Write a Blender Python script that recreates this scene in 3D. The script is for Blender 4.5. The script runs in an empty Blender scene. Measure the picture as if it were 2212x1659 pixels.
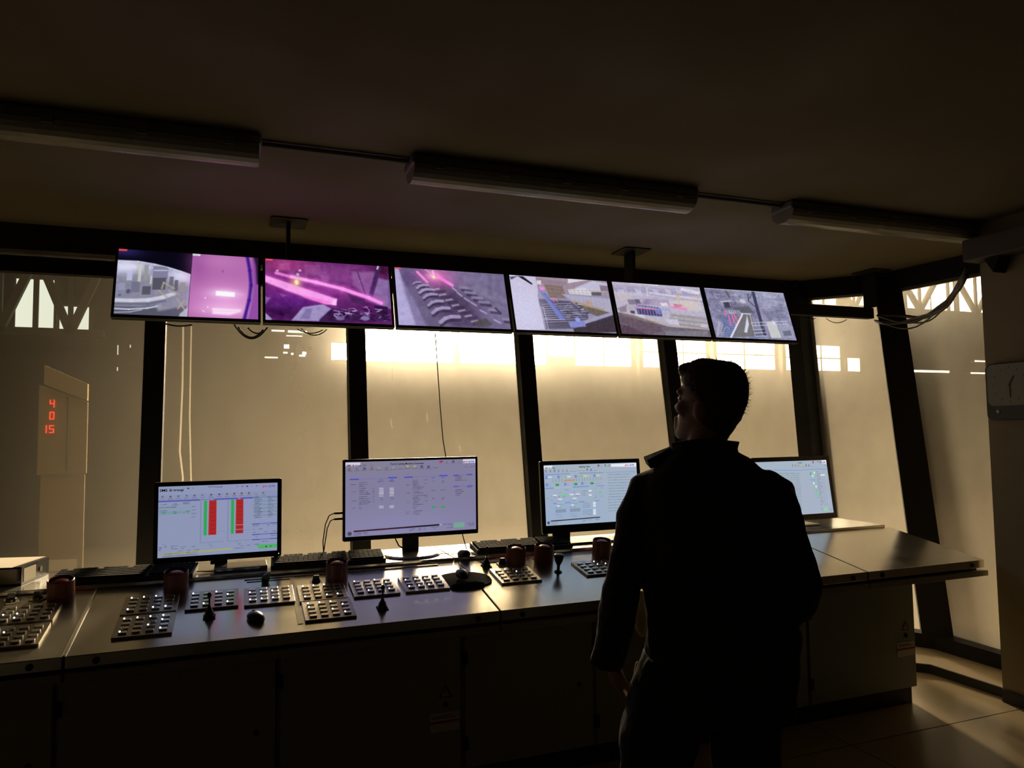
import bpy, bmesh, math, random
import numpy as np
from mathutils import Vector, Matrix
rnd = random.Random(7)
R = math.radians
sc = bpy.context.scene
COL = sc.collection

# ------------------------------------------------------------------ camera
YAW, PITCH, ROLL, FPX = R(20.67), R(3.6), R(0.74), 1575.0
fw = Vector((math.sin(YAW) * math.cos(PITCH), math.cos(YAW) * math.cos(PITCH), math.sin(PITCH)))
r0 = Vector((math.cos(YAW), -math.sin(YAW), 0))
u0 = r0.cross(fw)
rt = r0 * math.cos(ROLL) - u0 * math.sin(ROLL)
up = u0 * math.cos(ROLL) + r0 * math.sin(ROLL)
cd = bpy.data.cameras.new('camera')
cam = bpy.data.objects.new('camera', cd)
COL.objects.link(cam)
m = Matrix((rt, up, -fw)).transposed().to_4x4()
m.translation = Vector((0, 0, 1.6))
cam.matrix_world = m
cd.sensor_fit = 'HORIZONTAL'
cd.sensor_width = 36
cd.lens = 36 * FPX / 2212
cd.clip_start = .05
cd.clip_end = 300
sc.camera = cam

# ------------------------------------------------------------------ world, exposure, light
w = bpy.data.worlds.new('sky')
sc.world = w
w.use_nodes = True
w.node_tree.nodes['Background'].inputs[0].default_value = (.75, .85, 1, 1)
w.node_tree.nodes['Background'].inputs[1].default_value = 1.0
sc.view_settings.view_transform = 'Standard'
sc.view_settings.look = 'None'
sc.view_settings.exposure = 0
sc.view_settings.gamma = 1
sc.view_settings.use_curve_mapping = False
sc.cycles.max_bounces = 8
sc.cycles.diffuse_bounces = 4
sc.cycles.glossy_bounces = 4
sc.cycles.transmission_bounces = 6
sc.cycles.transparent_max_bounces = 12
sc.cycles.sample_clamp_indirect = 3
sc.cycles.use_denoising = True
SKY_WARM = (1.0, .86, .65)        # low evening sun on the hall's frosted panes
L_PANE = 26.0
sd_ = bpy.data.lights.new('low_sun', 'SUN'); sd_.energy = 27.0; sd_.angle = R(7); sd_.color = (1.0, .84, .63)
sun = bpy.data.objects.new('low_sun', sd_); COL.objects.link(sun)
SAZ, SEL = R(15), R(19)
sun.rotation_euler = Vector((math.sin(SAZ) * math.cos(SEL), math.cos(SAZ) * math.cos(SEL), math.sin(SEL))).to_track_quat('Z', 'Y').to_euler()

# ------------------------------------------------------------------ materials
MAT = {}
def mat(name, col, rough=.6, metal=0, var=.0, scale=8, bump=0, spec=.5, emis=None, estr=0, wear=None):
    if name in MAT: return MAT[name]
    M = bpy.data.materials.new(name); M.use_nodes = True
    nt = M.node_tree; b = nt.nodes['Principled BSDF']
    b.inputs['Base Color'].default_value = (*col, 1)
    b.inputs['Roughness'].default_value = rough
    b.inputs['Metallic'].default_value = metal
    b.inputs['Specular IOR Level'].default_value = spec
    if emis:
        b.inputs['Emission Color'].default_value = (*emis, 1)
        b.inputs['Emission Strength'].default_value = estr
    if var or bump:
        tc = nt.nodes.new('ShaderNodeTexCoord'); n = nt.nodes.new('ShaderNodeTexNoise')
        n.inputs['Scale'].default_value = scale; n.inputs['Detail'].default_value = 5
        nt.links.new(tc.outputs['Object'], n.inputs['Vector'])
        if var:
            mx = nt.nodes.new('ShaderNodeMix'); mx.data_type = 'RGBA'
            mx.inputs['A'].default_value = (*[c * (1 - var) for c in col], 1)
            mx.inputs['B'].default_value = (*[min(1, c * (1 + var)) for c in (wear or col)], 1)
            nt.links.new(n.outputs['Fac'], mx.inputs['Factor'])
            nt.links.new(mx.outputs['Result'], b.inputs['Base Color'])
            mr = nt.nodes.new('ShaderNodeMapRange')
            mr.inputs['From Min'].default_value = .3; mr.inputs['From Max'].default_value = .7
            mr.inputs['To Min'].default_value = rough * .8; mr.inputs['To Max'].default_value = min(1, rough * 1.2)
            nt.links.new(n.outputs['Fac'], mr.inputs['Value'])
            nt.links.new(mr.outputs['Result'], b.inputs['Roughness'])
        if bump:
            bp = nt.nodes.new('ShaderNodeBump'); bp.inputs['Strength'].default_value = bump
            bp.inputs['Distance'].default_value = .01
            nt.links.new(n.outputs['Fac'], bp.inputs['Height'])
            nt.links.new(bp.outputs['Normal'], b.inputs['Normal'])
    MAT[name] = M
    return M

def emit_mat(name, col, s, sampling='AUTO'):
    if name in MAT: return MAT[name]
    M = bpy.data.materials.new(name); M.use_nodes = True
    nt = M.node_tree; nt.nodes.clear()
    o = nt.nodes.new('ShaderNodeOutputMaterial'); e = nt.nodes.new('ShaderNodeEmission')
    e.inputs[0].default_value = (*col, 1); e.inputs[1].default_value = s
    nt.links.new(e.outputs[0], o.inputs[0])
    M.cycles.emission_sampling = sampling
    MAT[name] = M
    return M

m_steel = mat('brushed_steel', (.58, .555, .49), .21, .9, var=.12, scale=5, bump=.0)
m_steel_edge = mat('steel_edge', (.55, .52, .47), .28, .9)
m_shelf = mat('grey_shelf_laminate', (.42, .40, .35), .22, .75, var=.1, scale=5)
m_cab = mat('pale_grey_cabinet_paint', (.36, .39, .30), .45, 0, var=.08, scale=3)
m_cabgap = mat('dark_gap', (.02, .02, .02), .8)
m_tray = mat('grey_tray_paint', (.30, .31, .26), .5, var=.08)
m_plinth = mat('black_plinth', (.02, .02, .018), .6)
m_black = mat('black_plastic', (.012, .012, .013), .35, var=.1, scale=20)
m_blackm = mat('matt_black_plastic', (.015, .015, .015), .6)
m_frame = mat('dark_steel_profile', (.014, .012, .010), .65, 0, var=.2, scale=6, spec=.25)
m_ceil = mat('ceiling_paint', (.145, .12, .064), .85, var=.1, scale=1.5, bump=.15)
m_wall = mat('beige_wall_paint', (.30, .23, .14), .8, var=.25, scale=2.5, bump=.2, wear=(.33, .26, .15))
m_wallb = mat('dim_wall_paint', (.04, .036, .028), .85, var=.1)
m_floor = mat('beige_floor_sheet', (.62, .50, .32), .36, var=.3, scale=3.5, bump=.05, wear=(.38, .30, .19))
m_floor_dark = mat('darkened_unseen_floor_sheet', (.05, .045, .035), .7, var=.2)  # floor out of view, darkened to cut the light bounced into the room
m_ledge = mat('beige_ledge', (.50, .41, .28), .5, var=.15)
m_skirt = mat('black_skirting', (.012, .012, .010), .5)
m_trunk = mat('brown_trunking', (.09, .075, .05), .6, var=.2)
m_hall = mat('dusty_hall_cladding', (.07, .054, .03), .9, var=.25, scale=.3)
m_hallfl = mat('hall_floor_dust', (.11, .083, .05), .9, var=.3, scale=.5)
m_hallst = mat('hall_steel_column', (.20, .15, .09), .85, var=.2, scale=.6)
m_truss = mat('hall_truss_steel', (.10, .08, .05), .8)
m_glow = emit_mat('sunlit_frosted_pane', SKY_WARM, L_PANE)          # frosted glazing: brightest nearest the low sun behind it
m_glow_near = emit_mat('sunlit_frosted_pane_near_sun', SKY_WARM, L_PANE * 1.5)
m_glow_far = emit_mat('sunlit_frosted_pane_away_from_sun', SKY_WARM, L_PANE * .55)
for _g in (m_glow, m_glow_near, m_glow_far):
    _t = _g.node_tree; _o = [q for q in _t.nodes if q.type == 'OUTPUT_MATERIAL'][0]; _e = [q for q in _t.nodes if q.type == 'EMISSION'][0]
    _tr = _t.nodes.new('ShaderNodeBsdfTransparent'); _tr.inputs[0].default_value = (.85, .85, .85, 1); _ad = _t.nodes.new('ShaderNodeAddShader')
    _t.links.new(_e.outputs[0], _ad.inputs[0]); _t.links.new(_tr.outputs[0], _ad.inputs[1]); _t.links.new(_ad.outputs[0], _o.inputs[0])
m_glow2 = emit_mat('sky_seen_through_roof_gap', (.85, .95, .9), 1.2, 'NONE')
m_lampbody = mat('grey_lamp_housing', (.16, .15, .13), .5, var=.15)
m_diff = mat('lamp_diffuser', (.27, .25, .2), .25, var=.15, scale=4)
m_red = mat('red_button', (.35, .02, .015), .35)
m_yel = mat('red_brown_shroud', (.20, .045, .018), .4)
m_key = mat('key_cap', (.015, .013, .012), .8, spec=.06)
m_btnp = mat('button_panel_grey', (.44, .40, .33), .29, .8, var=.1)
m_btn = mat('button_cap_clear', (.70, .67, .60), .2, .75)
m_led = emit_mat('indicator_light', (.85, .95, 1.0), 6, 'NONE')
m_paper = mat('paper', (.72, .64, .5), .8)
m_label = mat('white_label', (.75, .75, .72), .6)
m_boothm = mat('beige_enclosure_paint', (.48, .34, .16), .8, var=.1, scale=2)
m_digit = emit_mat('red_led_digit', (1, .06, .02), 1.6, 'NONE')
m_pad = mat('mouse_pad_cloth', (.012, .013, .016), .95, spec=.08)
m_skin = mat('skin', (.38, .22, .15), .5, bump=.05, scale=60)
m_hair = mat('short_brown_hair', (.06, .035, .018), .6, bump=.4, scale=90)
m_jacket = mat('dark_jacket_cloth', (.030, .030, .028), .9, var=.2, scale=25, bump=.25)
m_trous = mat('dark_trouser_cloth', (.018, .018, .02), .9, var=.2, scale=25, bump=.2)
m_boot = mat('black_boot_leather', (.02, .018, .015), .5)
m_lin = mat('lit_tan_lining', (.5, .36, .14), .8)
m_eye = mat('eye_white', (.6, .58, .55), .2)
m_clockf = mat('clock_face', (.26, .26, .19), .4, var=.05)
m_cable = mat('black_cable', (.012, .01, .008), .5)
m_white = mat('white_plastic', (.6, .58, .52), .35)

def glass_mat():
    M = bpy.data.materials.new('dusty_window_glass'); M.use_nodes = True
    nt = M.node_tree; nt.nodes.clear(); N = nt.nodes.new; Lk = nt.links.new
    o = N('ShaderNodeOutputMaterial')
    tr = N('ShaderNodeBsdfTransparent'); tr.inputs[0].default_value = (.86, .80, .66, 1)
    tl = N('ShaderNodeBsdfTranslucent'); tl.inputs[0].default_value = (.150, .127, .086, 1)
    gl = N('ShaderNodeBsdfGlossy'); gl.inputs['Roughness'].default_value = .03
    rf = N('ShaderNodeBsdfRefraction'); rf.inputs['IOR'].default_value = 1.12; rf.inputs['Roughness'].default_value = .75
    rf.inputs['Color'].default_value = (.9, .8, .6, 1)
    tc = N('ShaderNodeTexCoord')
    n1 = N('ShaderNodeTexNoise'); n1.inputs['Scale'].default_value = 1.3; n1.inputs['Detail'].default_value = 6
    mp = N('ShaderNodeMapping'); mp.inputs['Scale'].default_value = (1, 1, .7)
    n2 = N('ShaderNodeTexNoise'); n2.inputs['Scale'].default_value = 9; n2.inputs['Detail'].default_value = 4
    Lk(tc.outputs['Object'], n1.inputs['Vector']); Lk(tc.outputs['Object'], mp.inputs['Vector']); Lk(mp.outputs[0], n2.inputs['Vector'])
    ad = N('ShaderNodeMath'); ad.operation = 'ADD'; Lk(n1.outputs['Fac'], ad.inputs[0]); Lk(n2.outputs['Fac'], ad.inputs[1])
    mr = N('ShaderNodeMapRange'); mr.inputs['From Min'].default_value = .7; mr.inputs['From Max'].default_value = 1.3
    mr.inputs['To Min'].default_value = .66; mr.inputs['To Max'].default_value = .76
    Lk(ad.outputs[0], mr.inputs['Value'])
    sx = N('ShaderNodeSeparateXYZ'); Lk(tc.outputs['Object'], sx.inputs[0])
    cl_ = N('ShaderNodeMapRange'); cl_.interpolation_type = 'SMOOTHSTEP'      # dust share lowered leftwards to paint those panes darker
    cl_.inputs['From Min'].default_value = -1.5; cl_.inputs['From Max'].default_value = 1.1
    cl_.inputs['To Min'].default_value = .07; cl_.inputs['To Max'].default_value = 1.0
    Lk(sx.outputs['X'], cl_.inputs['Value'])
    c2 = N('ShaderNodeMapRange'); c2.interpolation_type = 'SMOOTHSTEP'        # and raised on the right-hand side panes to brighten them
    c2.inputs['From Min'].default_value = 4.1; c2.inputs['From Max'].default_value = 4.75
    c2.inputs['To Min'].default_value = 1.0; c2.inputs['To Max'].default_value = 1.22
    Lk(sx.outputs['X'], c2.inputs['Value'])
    mu = N('ShaderNodeMath'); mu.operation = 'MULTIPLY'; Lk(mr.outputs['Result'], mu.inputs[0])
    m3 = N('ShaderNodeMath'); m3.operation = 'MULTIPLY'; Lk(cl_.outputs['Result'], m3.inputs[0]); Lk(c2.outputs['Result'], m3.inputs[1]); Lk(m3.outputs[0], mu.inputs[1])
    m0 = N('ShaderNodeMixShader'); m0.inputs[0].default_value = .11
    Lk(tl.outputs[0], m0.inputs[1]); Lk(rf.outputs[0], m0.inputs[2])
    m1 = N('ShaderNodeMixShader'); Lk(mu.outputs[0], m1.inputs[0]); Lk(tr.outputs[0], m1.inputs[1]); Lk(m0.outputs[0], m1.inputs[2])
    fr = N('ShaderNodeFresnel'); fr.inputs[0].default_value = 1.45
    m2 = N('ShaderNodeMixShader'); Lk(fr.outputs[0], m2.inputs[0]); Lk(m1.outputs[0], m2.inputs[1]); Lk(gl.outputs[0], m2.inputs[2])
    Lk(m2.outputs[0], o.inputs[0])
    return M
m_glass = glass_mat()

# ------------------------------------------------------------------ helpers
def new_obj(name, verts, faces, material, parent=None, smooth=False, bevel=0, seg=2):
    me = bpy.data.meshes.new(name)
    me.from_pydata([tuple(v) for v in verts], [], faces)
    me.update()
    o = bpy.data.objects.new(name, me)
    COL.objects.link(o)
    if material: me.materials.append(material)
    if parent: o.parent = parent
    if smooth: me.polygons.foreach_set('use_smooth', [True] * len(me.polygons))
    if bevel:
        md = o.modifiers.new('bevel', 'BEVEL'); md.width = bevel; md.segments = seg; md.limit_method = 'ANGLE'
    return o

def share(o, name=None, parent=None, loc=None):
    c = o.copy()
    if name: c.name = name
    COL.objects.link(c)
    c.parent = parent if parent is not None else o.parent
    if loc is not None: c.location = loc
    return c

class MB:
    def __init__(s): s.v = []; s.f = []
    def add(s, vs, fs):
        n = len(s.v); s.v += [tuple(v) for v in vs]; s.f += [tuple(i + n for i in f) for f in fs]; return s
    def box(s, x0, x1, y0, y1, z0, z1):
        return s.add([(x0, y0, z0), (x1, y0, z0), (x1, y1, z0), (x0, y1, z0), (x0, y0, z1), (x1, y0, z1), (x1, y1, z1), (x0, y1, z1)],
                     [(0, 3, 2, 1), (4, 5, 6, 7), (0, 1, 5, 4), (1, 2, 6, 5), (2, 3, 7, 6), (3, 0, 4, 7)])
    def prism(s, poly, x0, x1, axis='x'):
        n = len(poly)
        def P(a, b, t): return (t, a, b) if axis == 'x' else ((a, t, b) if axis == 'y' else (a, b, t))
        vs = [P(a, b, x0) for a, b in poly] + [P(a, b, x1) for a, b in poly]
        fs = [tuple(range(n - 1, -1, -1)), tuple(range(n, 2 * n))] + [(i, (i + 1) % n, (i + 1) % n + n, i + n) for i in range(n)]
        return s.add(vs, fs)
    def beam(s, p, q, w, h, upv=(0, 0, 1)):
        p = Vector(p); q = Vector(q); d = (q - p).normalized(); u = Vector(upv)
        sd = d.cross(u)
        if sd.length < 1e-4: sd = d.cross(Vector((0, 1, 0)))
        sd.normalize(); u = sd.cross(d).normalized()
        vs = []
        for c in (p, q):
            for a, b in ((-1, -1), (1, -1), (1, 1), (-1, 1)): vs.append(c + sd * a * w / 2 + u * b * h / 2)
        return s.add(vs, [(0, 1, 2, 3), (7, 6, 5, 4), (0, 4, 5, 1), (1, 5, 6, 2), (2, 6, 7, 3), (3, 7, 4, 0)])
    def lathe(s, prof, n=20, c=(0, 0, 0), ax='z', a0=0, a1=2 * math.pi):
        full = abs(a1 - a0 - 2 * math.pi) < 1e-6
        k = n if full else n + 1
        vs = []
        for r_, z in prof:
            for i in range(k):
                a = a0 + (a1 - a0) * i / n
                x, y = r_ * math.cos(a), r_ * math.sin(a)
                vs.append((c[0] + x, c[1] + y, c[2] + z) if ax == 'z' else (c[0] + x, c[1] + z, c[2] + y))
        fs = []
        for j in range(len(prof) - 1):
            for i in range(n):
                i2 = (i + 1) % k
                fs.append((j * k + i, j * k + i2, (j + 1) * k + i2, (j + 1) * k + i))
        if full:
            if prof[0][0] > 1e-6: fs.append(tuple(range(k - 1, -1, -1)))
            if prof[-1][0] > 1e-6: fs.append(tuple((len(prof) - 1) * k + i for i in range(k)))
        return s.add(vs, fs)
    def tube(s, pts, r, n=8, cap=True):
        pts = [Vector(p) for p in pts]; k = len(pts)
        rs = r if isinstance(r, (list, tuple)) else [r] * k
        ref = Vector((0, 0, 1)); vs = []; prev = None
        for i, p in enumerate(pts):
            d = (pts[min(i + 1, k - 1)] - pts[max(i - 1, 0)]).normalized()
            a = prev if prev is not None else (ref if abs(d.z) < .9 else Vector((1, 0, 0)))
            e = (a - d * a.dot(d)).normalized(); prev = e; g = d.cross(e)
            for j in range(n):
                t = 2 * math.pi * j / n
                vs.append(p + (e * math.cos(t) + g * math.sin(t)) * rs[i])
        fs = [(i * n + j, i * n + (j + 1) % n, (i + 1) * n + (j + 1) % n, (i + 1) * n + j) for i in range(k - 1) for j in range(n)]
        if cap: fs += [tuple(range(n - 1, -1, -1)), tuple((k - 1) * n + j for j in range(n))]
        return s.add(vs, fs)
    def ell(s, c, rx, ry, rz, n=16, m_=10):
        prof = []
        vs = []; fs = []
        for j in range(m_ + 1):
            t = math.pi * j / m_
            for i in range(n):
                a = 2 * math.pi * i / n
                vs.append((c[0] + rx * math.sin(t) * math.cos(a), c[1] + ry * math.sin(t) * math.sin(a), c[2] - rz * math.cos(t)))
        for j in range(m_):
            for i in range(n): fs.append((j * n + i, j * n + (i + 1) % n, (j + 1) * n + (i + 1) % n, (j + 1) * n + i))
        return s.add(vs, fs)
    def rings(s, rg, n=28):
        """rg: list of (cx, cy, z, half_x, front_y, back_y)"""
        vs = []
        for cx, cy, z, a, b, c in rg:
            for i in range(n):
                t = 2 * math.pi * i / n
                x, y = math.cos(t), math.sin(t)
                vs.append((cx + a * x, cy + (b if y > 0 else c) * y, z))
        k = len(rg)
        fs = [(j * n + i, j * n + (i + 1) % n, (j + 1) * n + (i + 1) % n, (j + 1) * n + i) for j in range(k - 1) for i in range(n)]
        fs += [tuple(range(n - 1, -1, -1)), tuple((k - 1) * n + i for i in range(n))]
        return s.add(vs, fs)
    def build(s, name, material, parent=None, smooth=False, bevel=0, seg=2):
        return new_obj(name, s.v, s.f, material, parent, smooth, bevel, seg)

def box(name, x0, x1, y0, y1, z0, z1, material, parent=None, bevel=0):
    return MB().box(x0, x1, y0, y1, z0, z1).build(name, material, parent, bevel=bevel)

def tag(o, label=None, cat=None, group=None, kind=None):
    if label: o['label'] = label
    if cat: o['category'] = cat
    if group: o['group'] = group
    if kind: o['kind'] = kind
    return o

def empty(name, loc=(0, 0, 0), rot=(0, 0, 0), **k):
    o = bpy.data.objects.new(name, None); COL.objects.link(o)
    o.location = loc; o.rotation_euler = rot; o.empty_display_size = .05
    return tag(o, **k)

def struct(o): o['kind'] = 'structure'; return o

def rrect(x0, x1, z0, z1, r, n=5):
    pts = []
    for cx, cz, a in ((x1 - r, z1 - r, 0), (x0 + r, z1 - r, 90), (x0 + r, z0 + r, 180), (x1 - r, z0 + r, 270)):
        for i in range(n + 1):
            t = R(a + 90 * i / n); pts.append((cx + r * math.cos(t), cz + r * math.sin(t)))
    return pts

def catenary(p, q, sag, n=14):
    p = Vector(p); q = Vector(q)
    return [p.lerp(q, i / n) - Vector((0, 0, sag * 4 * (i / n) * (1 - i / n))) for i in range(n + 1)]

# ================================================================== ROOM SHELL
XL, YB = -3.2, -2.6
YG = 4.87                         # glass head line
def glassY(z): return YG - (2.8 - z) * .155

fl = empty('floor'); struct(fl)
box('floor_base', XL, 5.4, YB, 5.2, -.25, -.012, m_skirt, fl)
ys = [YB, -1.3, .1, 1.5, 2.93, 4.6]; xs = [XL, -1.2, .85, 2.9, 4.95]
for i in range(len(ys) - 1):
    for j in range(len(xs) - 1):
        box('floor_sheet', xs[j] + .004, xs[j + 1] - .004, ys[i] + .004, ys[i + 1] - .004, -.012, 0, m_floor if ys[i + 1] > 1.6 else m_floor_dark, fl)

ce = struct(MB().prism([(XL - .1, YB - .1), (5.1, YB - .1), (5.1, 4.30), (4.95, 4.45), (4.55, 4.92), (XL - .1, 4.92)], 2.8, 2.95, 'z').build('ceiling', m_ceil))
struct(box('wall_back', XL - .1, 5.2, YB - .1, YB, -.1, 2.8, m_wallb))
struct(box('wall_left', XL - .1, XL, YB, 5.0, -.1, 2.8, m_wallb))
wr = struct(box('wall_right', 4.16, 5.2, YB, 3.05, 0, 2.8, m_wall))

# raised ledge under the slanted glazing
P = [(3.2, 4.30), (3.55, 4.24), (4.205, 3.56), (4.22, 3.054), (4.9, 3.054), (4.9, 4.0), (4.5, 4.6), (3.2, 4.6)]
lg = MB().prism(P, 0, .055, 'z').build('trim_1', m_ledge); struct(lg)
MB().beam((3.2, 4.292, .028), (3.55, 4.232, .028), .012, .054).beam((3.55, 4.232, .028), (4.197, 3.555, .028), .012, .054).beam((4.197, 3.555, .028), (4.212, 3.058, .028), .012, .054).build('ledge_edge', m_skirt, lg)
box('baseboard_right', 4.145, 4.159, YB, 3.045, .001, .07, m_skirt)['kind'] = 'structure'

# mullions, frame members
M5T, M5B = Vector((4.38, 4.85, 2.8)), Vector((4.19, 4.43, .08))
M6T, M6B = Vector((4.86, 4.36, 2.8)), Vector((4.60, 3.83, .08))
SDT, SDB = Vector((4.96, 3.06, 2.8)), Vector((4.60, 3.06, .08))
wf = empty('window_1'); struct(wf)
mx = [-1.63, -.455, .714, 1.884, 3.057]
for x in [XL + .05] + mx:
    MB().beam((x, glassY(.05) - .03, .05), (x, glassY(2.8) - .03, 2.8), .11, .09, (0, 1, 0)).build('mullion', m_frame, wf)
MB().beam(M5B + Vector((0, -.03, 0)), M5T + Vector((0, -.03, 0)), .215, .12, (-.3, 1, 0)).build('corner_mullion', m_frame, wf)
MB().beam(M6B + Vector((-.03, -.03, 0)), M6T + Vector((-.03, -.03, 0)), .19, .14, (1, 1, 0)).build('corner_mullion', m_frame, wf)
# head beams
MB().beam((XL, YG - .04, 2.73), (4.45, YG - .04, 2.73), .14, .16).build('head_beam', m_frame, wf)
MB().beam(M5T - Vector((0, .03, .07)), M6T - Vector((.03, .03, .07)), .14, .16).build('head_beam', m_frame, wf)
MB().beam(M6T - Vector((.03, .0, .07)), SDT - Vector((.03, -.02, .07)), .14, .16).build('head_beam', m_frame, wf)
# sill beams
MB().beam((XL, glassY(.1) - .03, .10), (4.25, glassY(.1) - .03, .10), .12, .12).build('sill_beam', m_frame, wf)
MB().beam(M5B + Vector((0, -.03, .02)), M6B + Vector((-.03, -.03, .02)), .12, .10).build('sill_beam', m_frame, wf)
MB().beam(M6B + Vector((-.03, 0, .02)), SDB + Vector((-.03, .0, .02)), .12, .10).build('sill_beam', m_frame, wf)
# panes
px = [XL] + mx + [None]
for a, b in zip(px[:-1], px[1:]):
    z0, z1 = .12, 2.70
    if b is None:
        tb, tt = M5B.lerp(M5T, .01), M5B.lerp(M5T, .97)
        vs = [(a, glassY(z0), z0), tuple(tb), tuple(tt), (a, glassY(z1), z1)]
    else:
        vs = [(a, glassY(z0), z0), (b, glassY(z0), z0), (b, glassY(z1), z1), (a, glassY(z1), z1)]
    new_obj('pane', vs, [(0, 1, 2, 3)], m_glass, wf)
def lp(a, b, t): return tuple(a.lerp(b, t))
def twisted_pane(a0, a1, b0, b1, n_=14):
    vs = []; fs = []
    for i in range(n_ + 1):
        p, q = a0.lerp(a1, .01 + .96 * i / n_), b0.lerp(b1, .01 + .96 * i / n_)
        for j in range(n_ + 1): vs.append(p.lerp(q, j / n_))
    for i in range(n_):
        for j in range(n_): k = i * (n_ + 1) + j; fs.append((k, k + 1, k + n_ + 2, k + n_ + 1))
    new_obj('pane', vs, fs, m_glass, wf, smooth=True)
twisted_pane(M5B, M5T, M6B, M6T)
twisted_pane(M6B, M6T, SDB, SDT)

# pale paint runs and scratches on the outer side of the panes
m_run = mat('pale_paint_run', (.8, .74, .58), .8)
def streak(pts, wd, par=wf):
    vs = []; fs = []
    for i, (x, z) in enumerate(pts):
        y = glassY(z) - .004
        vs += [(x - wd / 2, y, z), (x + wd / 2, y, z)]
    for i in range(len(pts) - 1): fs.append((2 * i, 2 * i + 1, 2 * i + 3, 2 * i + 2))
    return new_obj('paint_run', vs, fs, m_run_t, par)
m_run_t = bpy.data.materials.new('thin_paint_run'); m_run_t.use_nodes = True
_nt = m_run_t.node_tree; _nt.nodes.clear()
_o = _nt.nodes.new('ShaderNodeOutputMaterial'); _a = _nt.nodes.new('ShaderNodeBsdfTranslucent'); _a.inputs[0].default_value = (1, .92, .75, 1)
_b = _nt.nodes.new('ShaderNodeBsdfTransparent'); _m = _nt.nodes.new('ShaderNodeMixShader'); _m.inputs[0].default_value = .22
_nt.links.new(_b.outputs[0], _m.inputs[1]); _nt.links.new(_a.outputs[0], _m.inputs[2]); _nt.links.new(_m.outputs[0], _o.inputs[0])
streak([(-.31, 2.25), (-.305, 1.9), (-.31, 1.5), (-.29, 1.35), (-.30, .95)], .010)
streak([(-.265, 2.25), (-.262, 1.7), (-.245, 1.3), (-.25, .95)], .008)
streak([(.95, 2.02), (.948, 1.93)], .008); streak([(1.17, 1.72), (1.172, 1.66)], .007); streak([(.93, 1.68), (.935, 1.62)], .007)
streak([(1.38, 1.5), (1.39, 1.46)], .007)

# right wall beam / trunking, bracket
bt = empty('cable_trunking', (4.1, 1.0, 2.6), label='dark trunking box running along the top of the right wall', cat='trunking')
def child_w(o, par):            # keep world coordinates of a child
    o.parent = par; o.matrix_parent_inverse = Matrix.LocRotScale(par.location, par.rotation_euler, None).inverted(); return o
child_w(box('duct', 4.03, 4.159, YB + .1, 3.06, 2.56, 2.69, m_trunk, bevel=.006), bt)
child_w(MB().prism([(2.86, 2.555), (2.95, 2.555), (2.9, 2.47)], 4.06, 4.158, 'x').build('bracket', m_frame), bt)
child_w(box('duct_lid', 4.026, 4.03, YB + .1, 3.055, 2.575, 2.675, m_trunk), bt)

# ================================================================== OUTSIDE HALL
HX0, HX1, HY1, HZ0, HZ1 = -16, 46, 24.5, -1.6, 11.5
struct(box('wall_hall_left', HX0 - .3, HX0, -6, HY1, HZ0, HZ1, m_hall))
struct(box('wall_hall_right', HX1, HX1 + .3, -6, HY1, HZ0, HZ1, m_hall))
struct(box('wall_hall_near', HX0, HX1, -6.3, -6, HZ0, HZ1, m_hall))
struct(box('floor_hall', HX0, HX1, -6, HY1, HZ0 - .2, HZ0, m_hallfl))
struct(box('ceiling_hall', HX0, HX1, -6.3, HY1 + .3, HZ1, HZ1 + .2, m_hall))
def hall_window(n, x0, x1, z0, z1, nx, nz, bar=.05, y=24.4, gm=m_glow):
    e = empty('window_%d' % n, ((x0 + x1) / 2, y, z0)); struct(e)
    if gm is m_glow: gm = m_glow_near if (x0 + x1) / 2 < 10.5 else (m_glow if (x0 + x1) / 2 < 18 else m_glow_far)
    W, H = x1 - x0, z1 - z0
    dx, dz = W / nx, H / nz
    for i in range(nx):
        for j in range(nz):
            MB().box(-W / 2 + i * dx + bar / 2, -W / 2 + (i + 1) * dx - bar / 2, -.01, .01, j * dz + bar / 2, (j + 1) * dz - bar / 2).build('pane', gm, e)
    mb = MB()
    for i in range(nx + 1): mb.box(-W / 2 + i * dx - bar / 2, -W / 2 + i * dx + bar / 2, -.04, .03, 0, H)
    for j in range(nz + 1): mb.box(-W / 2, W / 2, -.04, .03, j * dz - bar / 2, j * dz + bar / 2)
    mb.build('window_frame', m_hallst, e)
    return e
# lower strip
lo = [(2.85, 3.45, 3.95, 4.55, 1, 1), (3.45, 7.0, 3.93, 5.15, 1, 1), (7.12, 10.55, 3.93, 5.15, 1, 1), (10.6, 11.7, 4.25, 5.15, 1, 1), (11.7, 14.1, 3.93, 5.15, 2, 1),
      (14.5, 15.35, 3.93, 5.15, 1, 2), (15.35, 17.5, 3.93, 5.15, 2, 2), (17.8, 20.9, 3.93, 5.15, 2, 2), (21.2, 24.4, 3.93, 5.05, 3, 2), (24.75, 25.5, 3.93, 4.55, 1, 1),
      (28.6, 30.9, 3.95, 4.1, 1, 1), (32.2, 33.6, 3.93, 4.05, 1, 1), (32.5, 33.6, 4.5, 4.62, 1, 1)]
up_ = [(3.5, 8.5, 6.85, 8.9, 3, 1), (9.0, 14.0, 6.85, 8.9, 3, 1), (14.6, 19.8, 6.85, 8.9, 3, 1), (20.3, 24.3, 6.8, 8.9, 3, 1), (24.9, 26.6, 6.85, 8.9, 1, 1), (28.4, 31.4, 6.85, 8.9, 2, 1), (31.7, 35.5, 6.8, 8.9, 2, 1)]
holes = [h_[:4] for h_ in lo + up_]
zs = sorted({HZ0, HZ1} | {h_[2] for h_ in holes} | {h_[3] for h_ in holes}); fwm = MB()
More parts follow.
